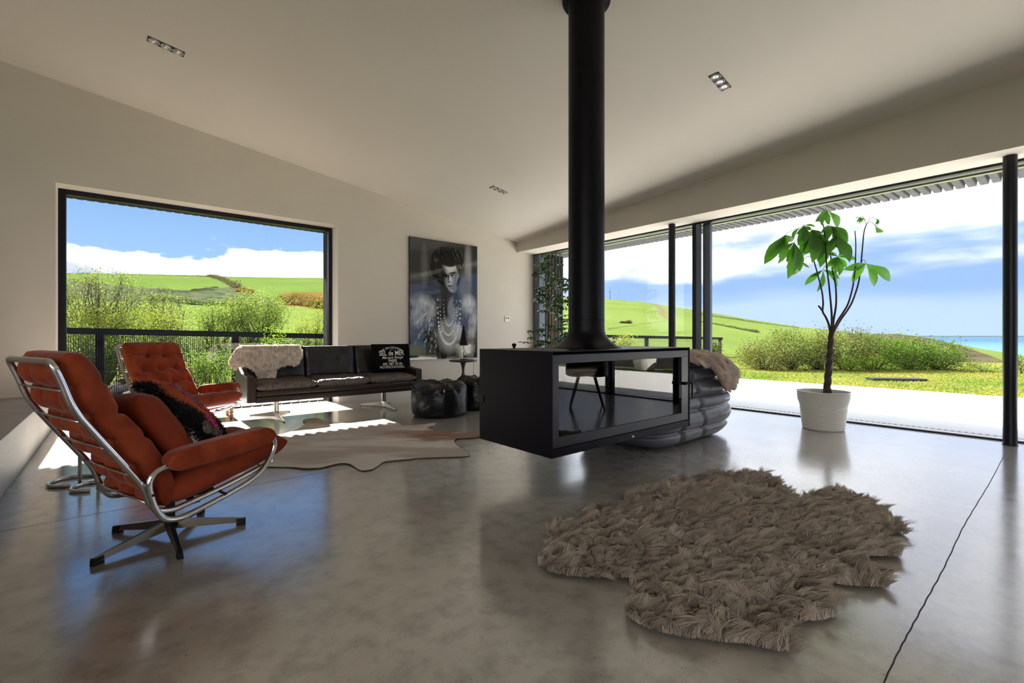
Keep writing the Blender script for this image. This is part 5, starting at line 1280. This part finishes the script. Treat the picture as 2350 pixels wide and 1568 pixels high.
base_p, top_p = mp_(1897, 908), mp_(1908, 762)
for s_ in range(3):
    pts = []
    for k in range(40):
        f = k / 39; c = base_p.lerp(top_p, f) + Vector((0, 0, 0)); an = f * 3.2 * 2 * PI / 1.5 + s_ * 2 * PI / 3; R_ = .020 * (1 - .3 * f) + (.018 * (1 - f / .12) if f < .12 else 0)
        pts.append(c + Vector((R_ * math.cos(an), R_ * math.sin(an) * .8, 0)))
    m = MB(); m.tube(pts, [.021 - .006 * k / 39 for k in range(40)], 10); m.build('trunk', MT['bark'], mtx, True)
stems = [([(1906, 764), (1902, 745), (1895, 728), (1888, 715), (1889, 695), (1886, 668), (1877, 632), (1866, 594), (1852, 563), (1847, 530)], .05), ([(1908, 764), (1909, 738), (1908, 712), (1905, 680), (1902, 650), (1897, 610), (1895, 565), (1890, 520), (1883, 500)], -.04),
         ([(1910, 764), (1913, 735), (1918, 706), (1919, 680), (1917, 652), (1910, 615), (1905, 580), (1900, 550)], .08), ([(1911, 764), (1922, 738), (1936, 716), (1946, 698), (1955, 668), (1960, 640), (1963, 600), (1964, 560), (1962, 530)], -.06),
         ([(1912, 764), (1928, 736), (1945, 712), (1957, 690), (1970, 650), (1976, 605), (1980, 560), (1983, 532), (1988, 516)], .03)]
SP = []
for q, dd_ in stems:
    pts = smooth_path([mp_(x, y, dd_ * (764 - y) / 260) for x, y in q], 5); SP += pts
    m = MB(); m.tube(pts, [.0115 - .0075 * k / len(pts) for k in range(len(pts))], 8); m.build('stem', MT['bark'] if q[-1][0] < 1950 else MT['barkp'], mtx, True)
m = MB(); m.tube([mp_(1889, 716), mp_(1882, 706), mp_(1878, 702)], [.009, .009, .008], 8); m.build('stem', MT['bark'], mtx, True)
cL = lambda a, b: (1700 + a / 4.9, 460 + b / 4.9)
CLU = [((980, 118), [(835, 240), (915, 288), (990, 278), (1090, 315), (1040, 200)], .5), ((700, 288), [(592, 432), (720, 490), (842, 300), (690, 615), (640, 500)], .5), ((500, 388), [(262, 720), (415, 715), (440, 635), (590, 452), (500, 560)], .45),
       ((600, 470), [(510, 765), (628, 825), (527, 885), (450, 560)], .42), ((800, 330), [(700, 620), (800, 705), (850, 640), (900, 400), (760, 560), (930, 470)], .5), ((915, 380), [(800, 560), (880, 640), (950, 500), (1000, 600), (890, 760)], .45),
       ((1030, 292), [(1208, 470), (905, 350), (1175, 540), (1110, 420), (940, 480), (1060, 520)], .5), ((1075, 400), [(1225, 700), (1000, 520), (1150, 620), (1100, 560), (980, 620)], .45), ((1090, 635), [(1308, 665), (1190, 765), (950, 770), (985, 600), (1205, 540), (1105, 850), (1020, 790), (860, 590)], .40),
       ((925, 780), [(715, 955), (855, 1030), (1085, 985), (1110, 890), (780, 865)], .38), ((1410, 710), [(1150, 780), (1255, 935), (1500, 970), (1680, 910)], .40), ((690, 690), [(775, 755), (560, 850)], .35),
       ((1345, 190), [(1285, 205), (1300, 250), (1325, 265), (1365, 245), (1405, 225)], .30), ((1515, 205), [(1470, 218), (1510, 270), (1530, 280), (1555, 265)], .32), ((1520, 295), [(1522, 365)], 1.1)]
SPA = np.array([p[:] for p in SP])
for k, (c, tips, wr) in enumerate(CLU):
    dd_ = rng.uniform(-.16, .16) if k < 12 else .03; C_ = mp_(*cL(*c), dd_); m = MB(); gold = k == 11
    for tpx in (tips + [(t[0] * .75 + c[0] * .25 + rng.uniform(-45, 45), t[1] * .85 + c[1] * .15 + rng.uniform(-30, 45)) for t in tips] if k < 9 and k not in (0,) else tips):
        d2 = dd_ + rng.uniform(-.10, .10); T_ = mp_(*cL(*tpx), d2); ln_ = (T_ - C_).length
        g = (np.array((.085, .225, .035)) if not gold else np.array((.26, .22, .04))) * rng.uniform(.75, 1.35)
        nv = Vector((-FW[0], -FW[1], .5)) + Vector(rng.normal(0, .45, 3)); leaf_mesh(m, C_, T_, ln_ * wr * .76, nv, tuple(g), .10)
    m.build('leaf_cluster', MT['leaf'], mtx, True, cols=True)
    j = int(np.argmin(((SPA - np.array(C_[:])) ** 2).sum(1))); S_ = SP[j]
    mid = (C_ + S_) / 2 + Vector((0, 0, .04)); m = MB(); m.tube(smooth_path([S_, mid, C_], 5), .0022, 6); m.build('petiole', MT['barkp'] if k > 9 else MT['leafstalk'] if 'leafstalk' in MT else MT['cane'], mtx, True)

# ================================================================== UMBRELLA PLANT IN THE FAR CORNER
UD = 7.0; P = at_d(1266, 800, UD); up_ = empty('potted_umbrella_plant', (P.x, P.y, 0)); tag(up_, 'tall dark green umbrella plant in the corner behind the flue', 'potted plant')
m = MB(); m.lathe([(0, 0), (.15, 0), (.17, .02), (.20, .34), (.19, .34), (.18, .30), (0, .30)], n=40); m.build('pot', MT['black_metal'], up_, True, sharp=50)
m = MB(); m.lathe([(.182, .305), (0, .31)], n=32); m.build('soil', MT['soil'], up_)
def mu(px, py, dd=0.0): return at_d(px, py, UD + dd) - up_.location
for q in ([(1266, 860), (1266, 790), (1268, 745), (1266, 700), (1262, 650), (1264, 605)], [(1268, 860), (1270, 780), (1272, 730), (1276, 700), (1290, 660)], [(1264, 860), (1264, 760), (1260, 710), (1250, 670), (1246, 640)], [(1262, 860), (1245, 810), (1225, 780), (1212, 765)], [(1268, 860), (1285, 800), (1300, 775)]):
    pts = smooth_path([mu(x, y, rng.uniform(-.05, .05)) for x, y in q], 5); pts = [mu(1266, 900) * 0 + Vector((rng.uniform(-.03, .03), rng.uniform(-.03, .03), .30))] + pts
    m = MB(); m.tube(pts, [.012 - .007 * k / len(pts) for k in range(len(pts))], 8); m.build('stem', MT['cane'], up_, True)
MT['leaf_dark'] = leafmat('umbrella_plant_leaf', rough=.25, trans=.15)
band = [(592, 1248, 1282, 5), (608, 1234, 1286, 7), (625, 1232, 1288, 8), (645, 1230, 1300, 10), (665, 1232, 1308, 10), (685, 1232, 1312, 11), (700, 1236, 1310, 10), (715, 1240, 1300, 6), (735, 1270, 1300, 3), (752, 1240, 1300, 6), (768, 1214, 1312, 9), (785, 1200, 1318, 11), (800, 1196, 1300, 9), (660, 1285, 1312, 4)]
for y_, xa, xb, n_ in band:
    for k in range(int(n_ * 1.7)):
        C_ = mu(rng.uniform(xa, xb), y_ + rng.uniform(-8, 8) - 6, rng.uniform(-.22, .22)); m = MB(); a0 = rng.uniform(0, 6.28); nl_ = rng.integers(6, 9); tilt = Vector(rng.normal(0, .5, 3)); tone = rng.uniform(.6, 1.5)
        for i in range(nl_):
            a = a0 + i * 2 * PI / nl_; d_ = Vector((math.cos(a), math.sin(a), -.55)) + tilt * .5; ln_ = rng.uniform(.065, .105)
            g = np.array((.022, .060, .014)) * tone if rng.random() > .12 else np.array((.10, .16, .02))
            leaf_mesh(m, C_ + d_.normalized() * .012, C_ + d_.normalized() * ln_, ln_ * .36, Vector((0, 0, 1)) + tilt * .5, tuple(g), .16)
        m.build('leaf_whorl', MT['leaf_dark'], up_, True, cols=True)

# ================================================================== SMALL TABLES AND STOOL AT THE LEFT
for k, (x, y, R_, hh, lab) in enumerate(((-.235, 4.14, .118, .44, 'taller chrome nesting side table behind the near armchair'), (-.135, 3.92, .100, .38, 'shorter chrome nesting side table behind the near armchair'))):
    t = empty('nesting_table', (x, y, 0)); tag(t, lab, 'side table', 'chrome nesting tables')
    a0 = math.atan2(-y, -x) + .25; pts = [(R_ * math.cos(a0 + q), R_ * math.sin(a0 + q), .011) for q in np.linspace(0, 2 * PI * .94, 40)]
    m = MB(); m.tube(pts, .011, 10); m.build('base_ring', MT['chrome'], t, True)
    m = MB(); m.tube([(R_ * math.cos(a0), R_ * math.sin(a0), .004), (R_ * math.cos(a0), R_ * math.sin(a0), hh)], .010, 10); m.build('post', MT['chrome'], t, True)
    m = MB(); m.lathe([(0, hh), (R_ * 1.25, hh), (R_ * 1.28, hh + .004), (R_ * 1.25, hh + .012), (0, hh + .012)], n=40); m.build('table_top', MT['rubber'], t, True, sharp=30)
stl = empty('footstool', (.80, 6.35, 0)); tag(stl, 'low wooden footstool with turned pale legs between armchair and sofa', 'stool')
m = MB(); m.box((-.22, -.18, .150), (.21, .18, .178), .012); m.build('seat', MT['wood_dark'], stl, True, sharp=40)
for sx in (-.18, .18):
    for sy in (-.14, .14):
        m = MB(); m.lathe([(.016, 0), (.020, .006), (.022, .03), (.014, .05), (.022, .06), (.024, .07), (.013, .08), (.020, .09), (.024, .11), (.022, .13), (.018, .150)], (sx, sy, 0), 16); m.build('leg', MT['wood'], stl, True)

# ================================================================== RECESSED DOWNLIGHTS
dl = None
for k, (x, y, lab) in enumerate(((.31, 5.18, 'recessed triple downlight at the upper left of the ceiling'), (4.09, 1.985, 'recessed triple downlight right of the flue'), (4.09, 5.165, 'recessed triple downlight left of the flue, low over the portrait'))):
    if dl is None:
        dl = empty('recessed_downlight', (0, 0, 0)); m = MB(); m.box((-.135, -.046, -.002), (.135, .046, .01)); m.build('housing', MT['rubber'], dl)
        for i in range(3):
            sx = -.088 + i * .088; m = MB(); m.lathe([(.041, -.002), (.042, -.006), (.038, -.008), (.034, -.004), (.030, .0)], (sx, 0, 0), 32); rg2 = m.build('lamp', MT['cloth_white'], dl, True)
            m = MB(); m.lathe([(.030, -.003), (.020, -.007), (.016, -.003), (.010, -.005), (0, -.007)], (sx, 0, 0), 24); m.build('reflector', MT['chrome'], rg2, True)
        o = dl
    else: o = copy_tree(dl)
    o.location = (x, y, ceil_z(x, y)); nz3 = Vector((.139, .0638, 1)).normalized(); nx3 = Vector((1, .03, -.139 - .0019)).normalized(); ny3 = nz3.cross(nx3).normalized()
    o.rotation_euler = Matrix((nx3, ny3, nz3)).transposed().to_euler()
    tag(o, lab, 'downlight', 'recessed ceiling downlights')

# ================================================================== DINING CHAIRS (beside the camera, mirrored in the stove glass)
dc = None
for k, (x, y, rz, lab) in enumerate(((4.75, -.30, 2.4, 'black shell dining chair nearer the glazing'), (4.05, -.62, 1.9, 'black shell dining chair farther from the glazing'))):
    if dc is None:
        dc = empty('dining_chair', (0, 0, 0)); nu_, nv_ = 30, 30; V = []
        for i in range(nu_ + 1):
            a = PI * (-.78 + 1.56 * i / nu_)
            for j in range(nv_ + 1):
                t = j / nv_; r = .05 + .22 * min(1, t * 2.2) ** .7; z = .42 + .02 * t + (max(0, t - .4) / .6) ** 1.3 * (.24 + .14 * max(0, math.cos(a)) ** 1.5)
                V.append((-r * math.cos(a) * 1.0 + .02, r * math.sin(a), z))
        o = npmesh('shell', np.array(V), [gridfaces(nu_, nv_)], MT['black_metal'], dc, smooth=True); sm_ = o.modifiers.new('t', 'SOLIDIFY'); sm_.thickness = .008
        m = MB(); m.lathe([(0, .425), (.20, .43), (.215, .438), (.19, .45), (0, .452)], (.03, 0, 0), 32); m.build('seat', MT['leather'], dc, True)
        for sx in (-1, 1):
            for sy in (-1, 1):
                m = MB(); m.tube([(sx * .10, sy * .10, .43), (sx * .24, sy * .22, 0)], [.02, .011], 10); m.build('leg', MT['wood_dark'], dc, True)
        o = dc
    else: o = copy_tree(dc)
    o.location = (x, y, 0); o.rotation_euler.z = rz; tag(o, lab, 'chair', 'dining chairs beside the camera')
